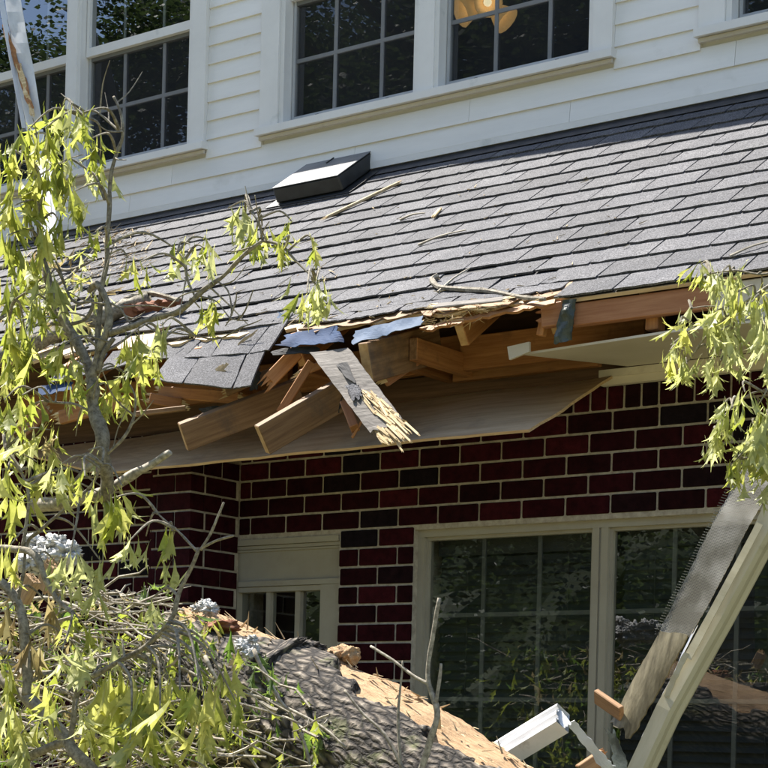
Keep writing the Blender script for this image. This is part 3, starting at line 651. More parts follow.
# ------------------------------------------------------------------ loose and hanging debris
def lab(o, l, c, g=None): return tag(o, l, c, g)
ss = patch('soffit_sheet', [W(20, 452, YW - .03), W(614, 377, YW - .05), W(530, 431, 5.88), W(98, 474, 6.02)], ['plywood', 'plywood_edge'], None, 24, 8, .012, 3, .011, (0, .003, .012, .0), edge_mi=1, seed=2)
lab(ss, 'long weathered plywood soffit sheet sagging under the broken eave above the bricks', 'plywood sheet')
lab(beam('broken_rafter', W(183, 437, 5.68), W(300, 392, 6.05), .042, .12, 'old_lumber', None, up=RN, tip='end_grain'), 'dropped rafter tail under the drooping shingle flap, left of the nailed rafter', 'rafter')
r2 = beam('broken_rafter', W(262, 440, 5.64), W(352, 388, 5.95), .042, .125, 'old_lumber', None, up=RN, tip='end_grain'); lab(r2, 'dropped rafter with nail holes and pale end jutting out over plywood sheet', 'rafter')
lab(beam('broken_rafter', W(366, 363, 5.77), W(366, 363, 5.77) + V((.02, .45, .16)), .05, .155, 'old_lumber', None, up=RN, tip='end_grain'), 'short broken rafter end beneath the pale membrane, right of hanging sheathing top', 'rafter')
lab(beam('wood_strut', W(280, 413, 5.80), W(312, 362, 5.86), .02, .035, 'lumber'), 'thin slanting wood stick between the dropped rafters', 'stick')
lab(beam('wood_block', W(345, 403, 5.76), W(355, 429, 5.74), .035, .05, 'red_lumber', None, up=(-.6, .8, .2), tip='lumber'), 'short reddish wood block behind the splintered hanging sheathing', 'wood block')
lab(beam('wood_sliver', W(352, 438, 5.74), W(362, 420, 5.76), .012, .012, 'lumber'), 'small wood sliver below the reddish wood block', 'wood sliver')
lab(beam('lath_strip', W(137, 414, 5.80), W(187, 408, 5.82), .02, .022, 'old_lumber', None, broken=(.03, .03), tip='fresh_wood'), 'narrow broken lath strip under the left end of shingle flap', 'lath')
lab(beam('splintered_board', W(270, 380, 5.82), W(297, 352, 5.88), .02, .06, 'lumber', None, broken=(.06, .02), tip='lumber'), 'splintered board end under the blue roofing membrane', 'board')
for (a, c, y0, y1, w, h, mt) in (((150, 398), (182, 404), 5.84, 5.9, .02, .045, 'lumber'), ((160, 392), (240, 398), 5.9, 5.95, .03, .05, 'lumber'), ((226, 392), (272, 372), 5.86, 5.9, .012, .04, 'old_lumber'), ((300, 374), (336, 358), 5.84, 5.9, .015, .03, 'lumber'), ((384, 380), (424, 352), 5.95, 6.1, .03, .06, 'red_lumber'), ((60, 418), (120, 402), 5.84, 5.95, .03, .06, 'lumber'), ((20, 432), (46, 408), 5.82, 5.9, .03, .07, 'lumber'), ((188, 420), (262, 408), 5.95, 6.05, .012, .012, 'old_lumber')):
    beam('broken_lath', W(*a, y0), W(*c, y1), w, h, mt, house, broken=(.05, .04), tip='fresh_wood')
for i, (q4, y_) in enumerate((([(240, 372), (262, 366), (266, 388), (250, 392)], 5.84), ([(330, 396), (344, 392), (340, 418), (326, 412)], 5.9), ([(196, 408), (222, 404), (228, 414), (200, 420)], 5.9))):
    patch('torn_felt', [W(*p, y_) for p in q4], ['underlay'], house, 6, 6, .02, 14, .003, (.2, .2, .3, .2), seed=60 + i)
# hanging sheathing with splintered end
hs = thing('hanging_sheathing', W(395, 440, 5.55), 'strip of roof sheathing hanging from the eave with pale splintered end', 'sheathing strip')
P = lambda px, py, y: W(px, py, y)
patch('board', [P(310, 353, 5.76), P(350, 349, 5.76), P(407, 424, 5.56), P(372, 436, 5.56)], ['grey_board'], hs, 8, 18, .008, 9, .014, (.0, .03, .06, .02), seed=6)
patch('tar_paper', [P(336, 365, 5.715), P(348, 362, 5.715), P(357, 385, 5.65), P(346, 378, 5.66)], ['underlay'], hs, 5, 5, .006, 20, .003, (0, .1, .1, .1), seed=3)
patch('granule_patch', [P(343, 383, 5.655), P(358, 383, 5.655), P(365, 398, 5.615), P(352, 404, 5.615)], ['shingle'], hs, 7, 7, .008, 30, .006, (.15, .2, .25, .2), seed=9)
patch('splintered_end', [P(360, 388, 5.64), P(376, 394, 5.635), P(412, 425, 5.548), P(398, 438, 5.545)], ['fresh_wood'], hs, 9, 12, .014, 24, .010, (.1, .25, .2, .2), seed=5)
patch('splintered_end', [P(371, 426, 5.58), P(382, 430, 5.575), P(393, 444, 5.54), P(383, 447, 5.545)], ['fresh_wood'], hs, 5, 6, .008, 30, .010, (.1, .2, .3, .1), seed=7)
for k in range(44):
    t = rnd(0, 1); px, py = 362 + 36 * t + rnd(-4, 9), 392 + 34 * t + rnd(-4, 4); y_ = 5.645 - .10 * t; ln = rnd(.2, .55)
    if k > 30: px, py, y_, ln = rnd(376, 398), rnd(424, 434), 5.55, rnd(.2, .45)
    beam('splinter', P(px, py, y_ - .008), P(px + 34 * ln + rnd(-3, 3), py + 36 * ln + rnd(-3, 3), y_ - .10 * ln - .008), rnd(.003, .010), rnd(.002, .006), 'fresh_wood', hs, bev=0, up=(0, -1, .3), broken=(.01, .02), tip='fresh_wood')
# blue membrane
lab(patch('roof_membrane', [W(285, 333, 5.83), W(338, 325, 5.80), W(347, 345, 5.75), W(273, 347, 5.77)], ['blue_membrane'], None, 14, 7, .016, 11, .003, (.05, .08, .12, .15), seed=12), 'crumpled blue roofing membrane at the torn eave above dropped rafters', 'membrane')
lab(patch('roof_membrane', [W(352, 331, 5.80), W(426, 314, 5.80), W(424, 325, 5.77), W(351, 346, 5.76)], ['pale_membrane'], None, 14, 6, .010, 11, .003, (.05, .05, .15, .05), seed=13), 'pale blue strip of roofing membrane folded over the eave', 'membrane')
lab(patch('roof_membrane', [W(38, 386, 5.86), W(74, 380, 5.86), W(72, 391, 5.82), W(36, 397, 5.82)], ['blue_membrane'], None, 8, 5, .006, 9, .003, (.1, .1, .2, .1), seed=14), 'dark blue scrap of membrane behind the leaves at far left', 'membrane')
lab(patch('tar_paper', [W(272, 349, 5.80), W(322, 346, 5.80), W(322, 354, 5.78), W(268, 356, 5.78)], ['underlay'], None, 8, 4, .012, 18, .004, (.1, .1, .2, .1), seed=15), 'black tar paper scrap under the blue membrane', 'tar paper')
lab(patch('roof_membrane', [W(278, 311, 5.99), W(290, 314, 5.98), W(288, 320, 5.95), W(276, 322, 5.95)], ['pale_membrane'], None, 5, 5, .01, 20, .003, (.2, .2, .2, .2), seed=16), 'tiny pale membrane tuft on the shingles above the flap', 'membrane')

# splinters along the torn eave (uncountable)
sp = MB()
for k in range(64):
    px = rnd(422, 505); t = (px - 422) / 83; py = 326 - t * 18 + rnd(-8, 5); a = W(px, py, 5.80 + rnd(-.03, .06)); d_ = V((rnd(-.12, .05), rnd(-.06, .04), rnd(-.05, .03)))
    sp.bar(a, a + d_ * rnd(.4, 1.3), rnd(.003, .009), rnd(.002, .004), mi=0, taper=.2)
for k in range(60):
    px = rnd(290, 560); a = PR(px, proj(PR(px, 330))[1] - rnd(0, 22) - (px - 290) * .12, .02); d_ = V((rnd(-.1, .1), rnd(-.05, .05), rnd(-.02, .01))); sp.bar(a, a + d_ * rnd(.3, .9), .004, .003, taper=.4)
tag(sp.build('wood_splinters', 'fresh_wood'), 'frayed pale wood splinters along the torn shingle edge', 'splinters', kind='stuff')
for pts, l in (([(438, 276), (432, 280), (440, 287), (462, 289), (490, 291), (520, 297), (545, 299)], 'curved peeling bark stick lying on shingles at torn eave'),):
    pp = [PR(x, y, .022) for x, y in pts]; s_ = spline(pp, 4); q = MB(); q.tube(s_, radii(len(s_), .012, .008), 6, .5); lab(q.build('bark_stick', 'pale_bark'), l, 'stick')
lab(beam('bark_strip', PR(435, 306, .03), PR(505, 299, .03), .04, .008, 'grey_board', None, up=RN, broken=(.05, .05), tip='fresh_wood'), 'torn grey bark strip beside the frayed splinters', 'bark strip')
lab(beam('wood_lath', PR(327, 217, .022), PR(398, 183, .02), .022, .012, 'straw', None, up=RN, broken=(.05, .04), tip='fresh_wood'), 'long pale wood sliver lying on shingles below the roof vent', 'wood sliver')
lab(beam('wood_chip', PR(434, 216, .02), PR(440, 209, .02), .02, .01, 'fresh_wood', None, up=RN, broken=(.02, .02), tip='fresh_wood'), 'small wood chip on the shingles right of the vent', 'wood chip')
for k, (a, c, l) in enumerate((((418, 245), (466, 230), 'thin dry stick in the middle of the roof'), ((400, 220), (425, 213), 'thin dry twig on the shingles near the vent'), ((438, 292), (470, 268), 'grey needle like stick on the shingles above the frayed splinters'), ((730, 256), (775, 240), 'dark twig on shingles above the right leaf spray'))):
    q = MB(); s_ = spline([PR(*a, .018), PR((a[0] + c[0]) / 2, (a[1] + c[1]) / 2 - 2, .024), PR(*c, .018)], 4); q.tube(s_, radii(len(s_), .006, .003), 5, .3); lab(q.build('dry_twig', 'twig_dry'), l, 'twig')
# litter on the roof
lt = MB()
for k in range(420):
    px, py = (rnd(75, 150), rnd(228, 275)) if k < 230 else ((rnd(0, 330), rnd(235, 345)) if k < 360 else (rnd(330, 640), rnd(170, 310)))
    a = PR(px, py, .016)
    if not (YE + .05 < a.y < YU - .05): continue
    d_ = V((rnd(-1, 1), rnd(-1, 1) * .8, 0)); d_.z = d_.y * TP + rnd(-.1, .25)
    sc_ = rnd(.02, .10) if k < 360 else rnd(.008, .035)
    lt.bar(a, a + d_ * sc_, rnd(.003, .008), .003, taper=.4)
tag(lt.build('roof_litter', 'straw'), 'dry straw coloured litter strewn over the upper left shingles', 'litter', kind='stuff')

# --- roof vent
o0 = PR(278, 208); o1 = PR(342, 197); vw = (o1 - o0).x; base = roofp(o0.x, (o0.y - YE) / SL.y)
vd = 0.40; vh = 0.105
vt = thing('roof_vent', base + V((vw / 2, 0, 0)), 'black box roof vent with sunlit lid near the top of the shingles', 'roof vent')
def rl(x, v, h): return base + V((x, 0, 0)) + SL * v + RN * h
def rbox(name, x0, x1, v0, v1, h0, h1, mat, bev=.006, top=0):
    q = MB(); vs = [rl(x0, v0, h0), rl(x1, v0, h0), rl(x1, v1, h0), rl(x0, v1, h0), rl(x0 + top, v0 + top, h1), rl(x1 - top, v0 + top, h1), rl(x1 - top, v1 - top, h1), rl(x0 + top, v1 - top, h1)]
    q.add(vs, [(0, 3, 2, 1), (4, 5, 6, 7), (0, 1, 5, 4), (1, 2, 6, 5), (2, 3, 7, 6), (3, 0, 4, 7)]); ob = q.build(name, mat, vt); bevel_mesh(ob.data, bev); return ob
rbox('flange', -.06, vw + .06, -.03, vd + .05, .016, .02, 'vent_black', .001)
rbox('hood', 0, vw, 0, vd, .022, vh - .004, 'vent_black', .008, .004)
rbox('lid', .002, vw - .002, .002, vd - .002, vh - .0035, vh, 'vent_lid', .001, .003)
rbox('lid_rib', vw * .42, vw * .44, vd * .68, vd * .95, vh + .0005, vh + .006, 'vent_black', .001)

# --- limb lying on the roof with torn red heartwood
lm = thing('roof_limb', PR(120, 330), 'grey broken tree limb lying on left shingles with torn red heartwood', 'limb')
pts = [PR(x, y, .05) for x, y in ((-12, 362), (40, 341), (90, 322), (132, 306), (150, 300))]; s_ = spline(pts, 6); q = MB(); q.tube(s_, radii(len(s_), .042, .036), 12, .5); q.build('limb', 'branch_bark', lm, smooth=True)
pts = [PR(x, y, .055) for x, y in ((128, 312), (152, 306), (176, 302), (182, 300))]; s_ = spline(pts, 6); q = MB(); q.tube(s_, radii(len(s_), .028, .008), 9, 1.4); q.build('heartwood', 'red_heartwood', lm)
pts = [PR(x, y, .08) for x, y in ((125, 299), (150, 293), (178, 300))]; s_ = spline(pts, 5); q = MB(); q.tube(s_, radii(len(s_), .014, .008), 8, .9); q.build('bark_flake', 'branch_bark', lm)

# --- bent white trim hanging in front of the upper left windows
tr = thing('bent_trim', W(50, 244, 6.95), 'bent white metal fascia trim with bare split wood hanging before upper left window', 'trim strip')
def T(px, py, y): return W(px, py, y)
patch('metal_face', [T(-2, -40, 7.34), T(13, -40, 7.34), T(44, 128, 7.30), T(26, 128, 7.30)], ['aluminium_white'], tr, 4, 16, .012, 5, .003, (0, 0, 0, 0), seed=1)
patch('metal_lip', [T(-9, -40, 7.30), T(-3, -40, 7.33), T(26, 128, 7.295), T(22, 128, 7.26)], ['aluminium_white'], tr, 3, 16, .006, 5, .003, seed=2)
patch('metal_face', [T(26, 129, 7.30), T(44, 129, 7.30), T(49, 152, 7.29), T(30, 150, 7.28)], ['aluminium_white'], tr, 4, 6, .015, 14, .003, (0, .1, .2, .1), seed=3)
patch('split_wood', [T(0, 24, 7.315), T(8, 26, 7.31), T(36, 110, 7.28), T(30, 114, 7.28)], ['lumber'], tr, 5, 14, .01, 20, .010, (.06, .3, .12, .3), seed=4)
patch('split_wood', [T(14, 60, 7.30), T(20, 58, 7.30), T(36, 116, 7.275), T(31, 118, 7.275)], ['fresh_wood'], tr, 4, 10, .01, 25, .008, (.2, .3, .1, .3), seed=5)
patch('metal_face', [T(36, 150, 7.28), T(49, 150, 7.28), T(53, 243, 6.98), T(40, 243, 6.98)], ['aluminium_white'], tr, 4, 10, .008, 7, .003, (0, .04, .1, .04), seed=6)
patch('metal_lip', [T(49, 150, 7.285), T(52, 150, 7.24), T(57, 240, 6.93), T(53, 243, 6.975)], ['aluminium_white'], tr, 2, 10, .004, 7, .003, seed=7)

# --- ceiling light in the room upstairs
cl = thing('ceiling_light', W(484, 6, YU + 1.5), 'lit ceiling lamp with amber glass shades seen through the upper right sash', 'ceiling lamp')
lc = W(486, 2, YU + 1.5)
def shade(d, L=.15, r0=.022, r1=.085, off=.03):
    d = V(d).normalized(); R = frame(d); q = MB(); n = 14; vs = []
    for i, (t, r) in enumerate(((0, r0), (.12, r0 * 1.15), (.6, r1 * .72), (1, r1), (1, r1 - .006), (.6, r1 * .72 - .006), (.12, r0))):
        for k in range(n): a = 2 * math.pi * k / n; vs.append(lc + d * (off + t * L) + R @ V((0, math.cos(a) * r, math.sin(a) * r)))
    q.add(vs, [(i * n + k, i * n + (k + 1) % n, (i + 1) * n + (k + 1) % n, (i + 1) * n + k) for i in range(6) for k in range(n)]); q.build('lamp_shade', 'lamp_glass', cl, smooth=True)
    q = MB(); s_ = [lc + d * (off + .02), lc + d * (off + .05), lc + d * (off + .085), lc + d * (off + .1)]; q.tube(s_, [.012, .024, .024, .008], 10); q.build('bulb', 'lamp_bulb', cl, smooth=True)
shade(-RV * .75 - UV * .45 - DV * .25); shade(RV * .62 - UV * .62 - DV * .2); shade(-DV * .85 - UV * .35 + RV * .05, .11)
q = MB(); q.tube([lc + V((0, 0, 1.0)), lc + V((0, 0, .08)), lc + V((0, 0, .05)), lc - V((0, 0, .03))], [.012, .012, .05, .03], 12); q.build('stem', 'sash_gap', cl, smooth=True)

# --- fallen log
log = thing('fallen_log', W(300, 700, 5.0), 'thick fallen tree trunk with rough bark and a stripped pale wood flank', 'log')
crest = [(196, 612, .08), (240, 630, .05), (338, 666, 0), (420, 706, -.05), (500, 762, -.12), (620, 850, -.2)]
LR = .27
ax = [W(x, y, 4.80 + dy) - V((0.03, 0.03, LR - .03)) for x, y, dy in crest]; ax = spline(ax, 34); nA = 150
def logsurf(wood):
    q = MB(); vs = []; n = len(ax); keep = []
    for i, p in enumerate(ax):
        d_ = (ax[min(i + 1, n - 1)] - ax[max(i - 1, 0)]).normalized(); sd = d_.cross(UV).normalized(); up = sd.cross(d_)
        for k in range(nA):
            t = 2 * math.pi * k / nA; nd = up * math.cos(t) + sd * -math.sin(t)           # t>0 leans to the wall side
            s = p + nd * LR
            if wood: r = LR - .014 + .016 * noise.noise(s * 5) + .008 * noise.noise(V((i * .05, t * 22, 1))) + .004 * noise.noise(s * 40)
            else:
                w_ = noise.noise(V((i * .045, t * 2.2, 3))) * .6
                f1 = abs(noise.noise(V((i * .13 + w_, t * 6.5 + w_, 0)))); f2 = noise.noise(V((i * .5, t * 16, 5)))
                r = LR + .006 + .014 * min(f1, .35) + .002 * f2 + .012 * noise.noise(s * 4)
                tt = t - 2 * math.pi if t > math.pi else t; pxl = proj(p)[0]; gap = .75 * max(0, 1 - abs(pxl - 304) / 26)
                e = .30 * noise.noise(s * 3.2) + .22 * noise.noise(s * 9) + .12 * noise.noise(s * 26); g_ = min(tt - (-.44 + e + gap), (.85 + e) - tt)
                r -= .055 * min(1, max(0, g_ / .12 + .3))
            vs.append(p + nd * r)
    fs = []
    for i in range(n - 1):
        for k in range(nA): fs.append((i * nA + k, i * nA + (k + 1) % nA, (i + 1) * nA + (k + 1) % nA, (i + 1) * nA + k))
    fs += [tuple(range(nA - 1, -1, -1)), tuple(range((n - 1) * nA, n * nA))]
    q.add(vs, fs); return q
logsurf(True).build('stripped_wood', 'log_wood', log, smooth=True, rot=frame(ax[-1] - ax[0]))
lb = logsurf(False).build('bark', 'log_bark', log, smooth=True, rot=frame(ax[-1] - ax[0]))
tf = MB()
for k in range(110):
    i = random.randrange(4, len(ax) - 4); p = ax[i]; d_ = (ax[i + 3] - ax[i - 3]).normalized(); sd = d_.cross(UV).normalized(); up = sd.cross(d_); t = rnd(-.5, .25)
    if 280 < proj(p)[0] < 330: continue
    a = p + (up * math.cos(t) - sd * math.sin(t)) * (LR - .006); e = d_ * rnd(-1, 1) + up * rnd(0, .35) + V((0, -1, 0)) * rnd(0, .3); tf.bar(a, a + e.normalized() * rnd(.02, .07), rnd(.004, .014), rnd(.002, .005), taper=.2)
o = tf.build('torn_fibre', 'straw', log); o['kind'] = 'stuff'
def knob(px, py, y, r, name, mat, seed, sq=(1, 1, 1)):
    bm = bmesh.new(); bmesh.ops.create_icosphere(bm, subdivisions=4, radius=1); c = W(px, py, y); q = MB()
    vs = [c + V((v.co.x * sq[0], v.co.y * sq[1], v.co.z * sq[2])) * r * (1 + .45 * noise.noise(v.co * 1.8 + V((seed, 0, 0))) + .2 * noise.noise(v.co * 5 + V((seed, 3, 0)))) for v in bm.verts]
    q.add(vs, [tuple(v.index for v in f.verts) for f in bm.faces]); bm.free(); return q.build(name, mat, log, smooth=True)
knob(342, 656, 4.80, .045, 'wood_knob', 'log_wood', 1, (1.3, .8, .7)); knob(352, 655, 4.78, .028, 'wood_knob', 'log_wood', 2); knob(410, 702, 4.74, .035, 'wood_knob', 'log_wood', 3, (1.2, 1, .6)); knob(303, 648, 4.78, .05, 'bark_burl', 'log_bark', 4, (1.4, 1, .5))
knob(222, 626, 4.70, .05, 'torn_heartwood', 'red_heartwood', 6, (1.5, .8, .4))
beam('bark_slab', W(262, 664, 4.58), W(296, 642, 4.72), .05, .03, 'log_bark', log, broken=(.05, .06), tip='log_bark')

# --- insulation fluff
def fluff(name, px, py, y, n, r, spread, label):
    q = MB(); rr = random.Random(px)
    for k in range(n):
        bm = bmesh.new(); bmesh.ops.create_icosphere(bm, subdivisions=4, radius=1); c = W(px + rr.gauss(0, spread), py + rr.gauss(0, spread * .7), y + rr.uniform(-.05, .05)); s0 = r * rr.uniform(.5, 1.2); o_ = V((k * 3.3, 0, 0))
        q.add([c + V((v.co.x * 1.2, v.co.y, v.co.z * .8)) * s0 * (.8 + .7 * noise.noise(v.co * 1.6 + o_) + .55 * noise.noise(v.co * 4 + o_) + .4 * noise.noise(v.co * 9 + o_)) for v in bm.verts], [tuple(v.index for v in f.verts) for f in bm.faces]); bm.free()
    lab(q.build(name, 'fluff', smooth=True), label, 'insulation')
fluff('insulation_clump', 48, 556, 4.47, 18, .05, 10, 'white insulation clump on the brush pile at far left')
fluff('insulation_scrap', 205, 606, 4.75, 5, .022, 5, 'small white insulation scrap on the log top near the door')
fluff('insulation_scrap', 245, 650, 4.55, 5, .02, 6, 'grey white insulation scrap caught on the bark of the log')

# --- bent white downspout and torn strip
def extrude(name, prof, pts, mat, parent, up, closed=True):
    q = MB(); vs = []; n = len(prof)
    for i, p in enumerate(pts):
        d_ = (pts[min(i + 1, len(pts) - 1)] - pts[max(i - 1, 0)]).normalized(); sd = d_.cross(V(up)).normalized(); u = sd.cross(d_)
        vs += [p + sd * a + u * c for a, c in prof]
    fs = []
    for i in range(len(pts) - 1):
        for k in range(n if closed else n - 1): fs.append((i * n + k, i * n + (k + 1) % n, (i + 1) * n + (k + 1) % n, (i + 1) * n + k))
    q.add(vs, fs); o = q.build(name, mat, parent, rot=frame(pts[-1] - pts[0]))
    return o
ds = thing('downspout', W(470, 775, 4.95), 'white corrugated downspout section sticking up beside the log end', 'downspout')
prof = [(-.042, -.03), (-.042, .03), (-.03, .033), (-.024, .022), (-.012, .022), (-.006, .033), (.008, .033), (.014, .022), (.026, .022), (.031, .033), (.042, .03), (.042, -.03)]
extrude('pipe', prof, [W(430, 800, 5.0), W(500, 756, 5.0), W(556, 722, 5.0), W(563, 718, 5.0)], 'aluminium_white', ds, (.45, -.55, .75))
patch('crushed_mouth', [W(549, 709, 5.01), W(560, 710, 5.02), W(572, 724, 4.99), W(564, 730, 4.97)], ['aluminium_white'], ds, 6, 6, .012, 25, .003, (.2, .1, .15, .1), seed=3)
patch('torn_strip', [W(566, 724, 5.0), W(576, 721, 5.02), W(616, 766, 5.2), W(604, 774, 5.18)], ['aluminium_white'], ds, 4, 16, .03, 9, .002, (0, .2, .1, .2), seed=8)

# --- fallen gutter with mesh guard
gt = thing('fallen_gutter', W(640, 775, 5.45), 'cream metal gutter length hanging diagonally in front of the right window', 'gutter')
gp = [(-.052, .045), (-.052, -.045), (.03, -.045), (.045, -.02), (.045, .02), (.062, .04), (.062, .052), (.052, .052), (.056, .042), (.04, .022), (.04, -.018), (.026, -.039), (-.046, -.039), (-.046, .045)]
gpts = [W(822, 400, 5.62), W(764, 535, 5.55), W(720, 617, 5.50), W(697, 658, 5.47), W(668, 710, 5.43), W(640, 770, 5.4), W(622, 812, 5.38)]
extrude('channel', [(a * .6, c * .7) for a, c in gp], gpts, 'gutter_cream', gt, (-.25, .75, -.45))
patch('lip', [W(757, 522, 5.50), W(763, 525, 5.50), W(691, 660, 5.42), W(685, 656, 5.42)], ['gutter_cream'], gt, 2, 16, .002, 9, .003, seed=9)
patch('torn_edge', [W(684, 652, 5.42), W(690, 654, 5.42), W(668, 700, 5.40), W(662, 696, 5.40)], ['gutter_cream'], gt, 4, 10, .012, 16, .003, (0, .2, .1, .2), seed=2)
gg = thing('gutter_guard', W(612, 742, 5.5), 'perforated metal gutter guard strip with grimy crumpled lower end left of gutter', 'gutter guard')
patch('mesh_strip', [W(744, 462, 5.60), W(781, 468, 5.56), W(690, 638, 5.49), W(658, 632, 5.51)], ['gutter_mesh'], gg, 10, 30, .008, 6, .002, (0, 0, 0, .03), seed=1)
patch('grimy_end', [W(660, 630, 5.508), W(690, 634, 5.488), W(630, 742, 5.46), W(609, 724, 5.48)], ['grimy_gutter'], gg, 8, 24, .008, 5, .006, (.02, .06, .08, .03), seed=2, bow=.012)
patch('torn_edge', [W(694, 628, 5.47), W(700, 622, 5.47), W(650, 722, 5.43), W(634, 752, 5.44)], ['bare_metal'], gg, 5, 18, .008, 9, .002, (.1, .2, .1, .2), seed=3)
b_ = MB(); a0, a1 = W(743, 464, 5.602), W(658, 632, 5.512)
for k in range(64):
    t = k / 64; p = a0.lerp(a1, t); q_ = p + (-RV * .014 + UV * .003); b_.bar(p, q_, .004, .0025)
b_.build('serrated_edge', 'gutter_mesh', gg)
patch('crumpled_foil', [W(604, 722, 5.46), W(618, 730, 5.44), W(630, 778, 5.40), W(612, 780, 5.42)], ['dark_strap'], gg, 8, 12, .02, 10, .002, (.2, .1, .1, .2), seed=6)
lab(beam('wood_offcut', W(596, 696, 5.50), W(622, 714, 5.46), .02, .055, 'old_lumber', None, up=(-.3, -.3, 1)), 'short wood offcut stuck between window post and gutter guard', 'wood offcut')
lab(beam('wood_offcut', W(580, 772, 5.35), W(604, 756, 5.42), .03, .05, 'old_lumber', None, broken=(0, .02), tip='lumber'), 'light wood stub at bottom edge under the torn metal strip', 'wood stub')

# ------------------------------------------------------------------ leaves and branches
def leafmesh(seed, fold, curl, wide):
    """wedge-based oak leaf with forward pointing lobes, hanging along -Z"""
    r = random.Random(seed)
    MT = (0, .14, .28, .40, .50, .57, .64, .71, .78, .88, 1)                                   # along the midrib
    OT = ((0, .012), (.15, .045), (.30, .095), (.44, .16), (.68, .27), (.58, .115), (.66, .085), (.90, .19), (.78, .07), (.90, .04), (1.03, 0))
    vs = []; fs = []
    def pt(t, w, s_):
        w *= wide * 1.08 * r.uniform(.85, 1.15); f = fold * (1 - .35 * t); x = s_ * w * math.cos(f); y = -w * math.sin(f); a = curl * t
        z = -(math.sin(a) / curl if abs(curl) > .01 else t); yy = (1 - math.cos(a)) / curl if abs(curl) > .01 else 0
        return (x + .03 * math.sin(3 * t + seed * 2), y + yy + .03 * math.sin(5 * t + seed), z)
    n = len(MT)
    for t in MT: vs.append(pt(t, 0, 1))
    for s_ in (-1, 1):
        o = len(vs)
        for i, (t, w) in enumerate(OT): vs.append(pt(t + r.uniform(-.03, .03) * (w > .1), w, s_))
        for i in range(n - 1): fs.append((i, i + 1, o + i + 1, o + i) if s_ > 0 else (i, o + i, o + i + 1, i + 1))
    k = len(vs); vs += [(-.008, 0, 0), (.008, 0, 0), (.005, .05, .12), (-.005, .05, .12)]; fs.append((k, k + 1, k + 2, k + 3))
    return vs, fs
LEAF = {}
def leaves_of(mat):
    if mat not in LEAF:
        LEAF[mat] = []
        for i, (fo, cu, wi) in enumerate(((.45, .5, .75), (.9, .9, .8), (1.15, 1.2, .75), (.6, -.7, .8), (1.3, .4, .7), (.35, 1.3, .8), (1.0, -.4, .7), (.75, 1.6, .9), (1.25, .9, .62), (.5, .2, .65))):
            v_, f_ = leafmesh(i, fo, cu, wi); me = bpy.data.meshes.new('leaf'); me.from_pydata(v_, [], f_); me.materials.append(MATS[mat]); me.update(); LEAF[mat].append(me)
    return LEAF[mat]
def put_leaf(par, p, L, mat, droop=.35):
    R = Matrix.Rotation(rnd(0, 6.28), 4, 'Z') @ Matrix.Rotation(random.gauss(0, droop), 4, 'X') @ Matrix.Rotation(random.gauss(0, droop * .7), 4, 'Y')
    link('leaf', random.choice(leaves_of(mat)), Matrix.Translation(p) @ R @ Matrix.Scale(L, 4), par)
EXTRA = {}
def cluster(par, px, py, Y, n, Lp, mat, spread=7, droop=.4, twig=None, extra=0):
    """leaves hanging from one shoot tip; Lp = leaf length in photo pixels"""
    c = W(px, py, Y); sc = (c - CAM).dot(DV) / F
    for k in range(n):
        p = c + V((random.gauss(0, spread * sc), random.gauss(0, spread * sc), random.gauss(0, spread * sc * .5)))
        put_leaf(par, p, Lp * sc * rnd(.65, 1.15), mat, droop)
    for k in range(extra):
        p = c + V((random.gauss(0, spread * sc * 1.3), random.gauss(0, spread * sc * 2), random.gauss(0, spread * sc))); me = random.choice(leaves_of(mat))
        R = Matrix.Rotation(rnd(0, 6.28), 4, 'Z') @ Matrix.Rotation(random.gauss(0, droop), 4, 'X') @ Matrix.Rotation(random.gauss(0, droop * .7), 4, 'Y')
        M = Matrix.Translation(p) @ R @ Matrix.Scale(Lp * sc * rnd(.6, 1.05), 4); EXTRA.setdefault((par, mat), MB()).add([M @ v.co for v in me.vertices], [tuple(f.vertices) for f in me.polygons])
    if twig is not None:
        t = min(LP[par], key=lambda p: (p - c).length + max(0, c.z - p.z) * .6); md_ = (t + c) / 2 + V((rnd(-.02, .02), rnd(-.02, .02), .012 + .15 * (t - c).length))
        sp_ = spline([t, md_, c], 5); q = MB(); q.tube(sp_, radii(len(sp_), .0032 + .012 * (t - c).length, .0018), 5, .3); q.build('twig', 'branch_bark', par)
LP = {}
def limb(par, paths, Y, mat, name='limb'):
    for i, (pix, r0, r1) in enumerate(paths):
        s_ = branch_pts(pix, Y, 7, .010, i); LP.setdefault(par, []).extend(s_); rr_ = [r * (1 + .22 * noise.noise(p * 30)) for r, p in zip(radii(len(s_), r0 * .66, r1 * .72), s_)]; q = MB(); q.tube(s_, rr_, 10, .3, seed=i); q.build(name, mat, par, smooth=True)

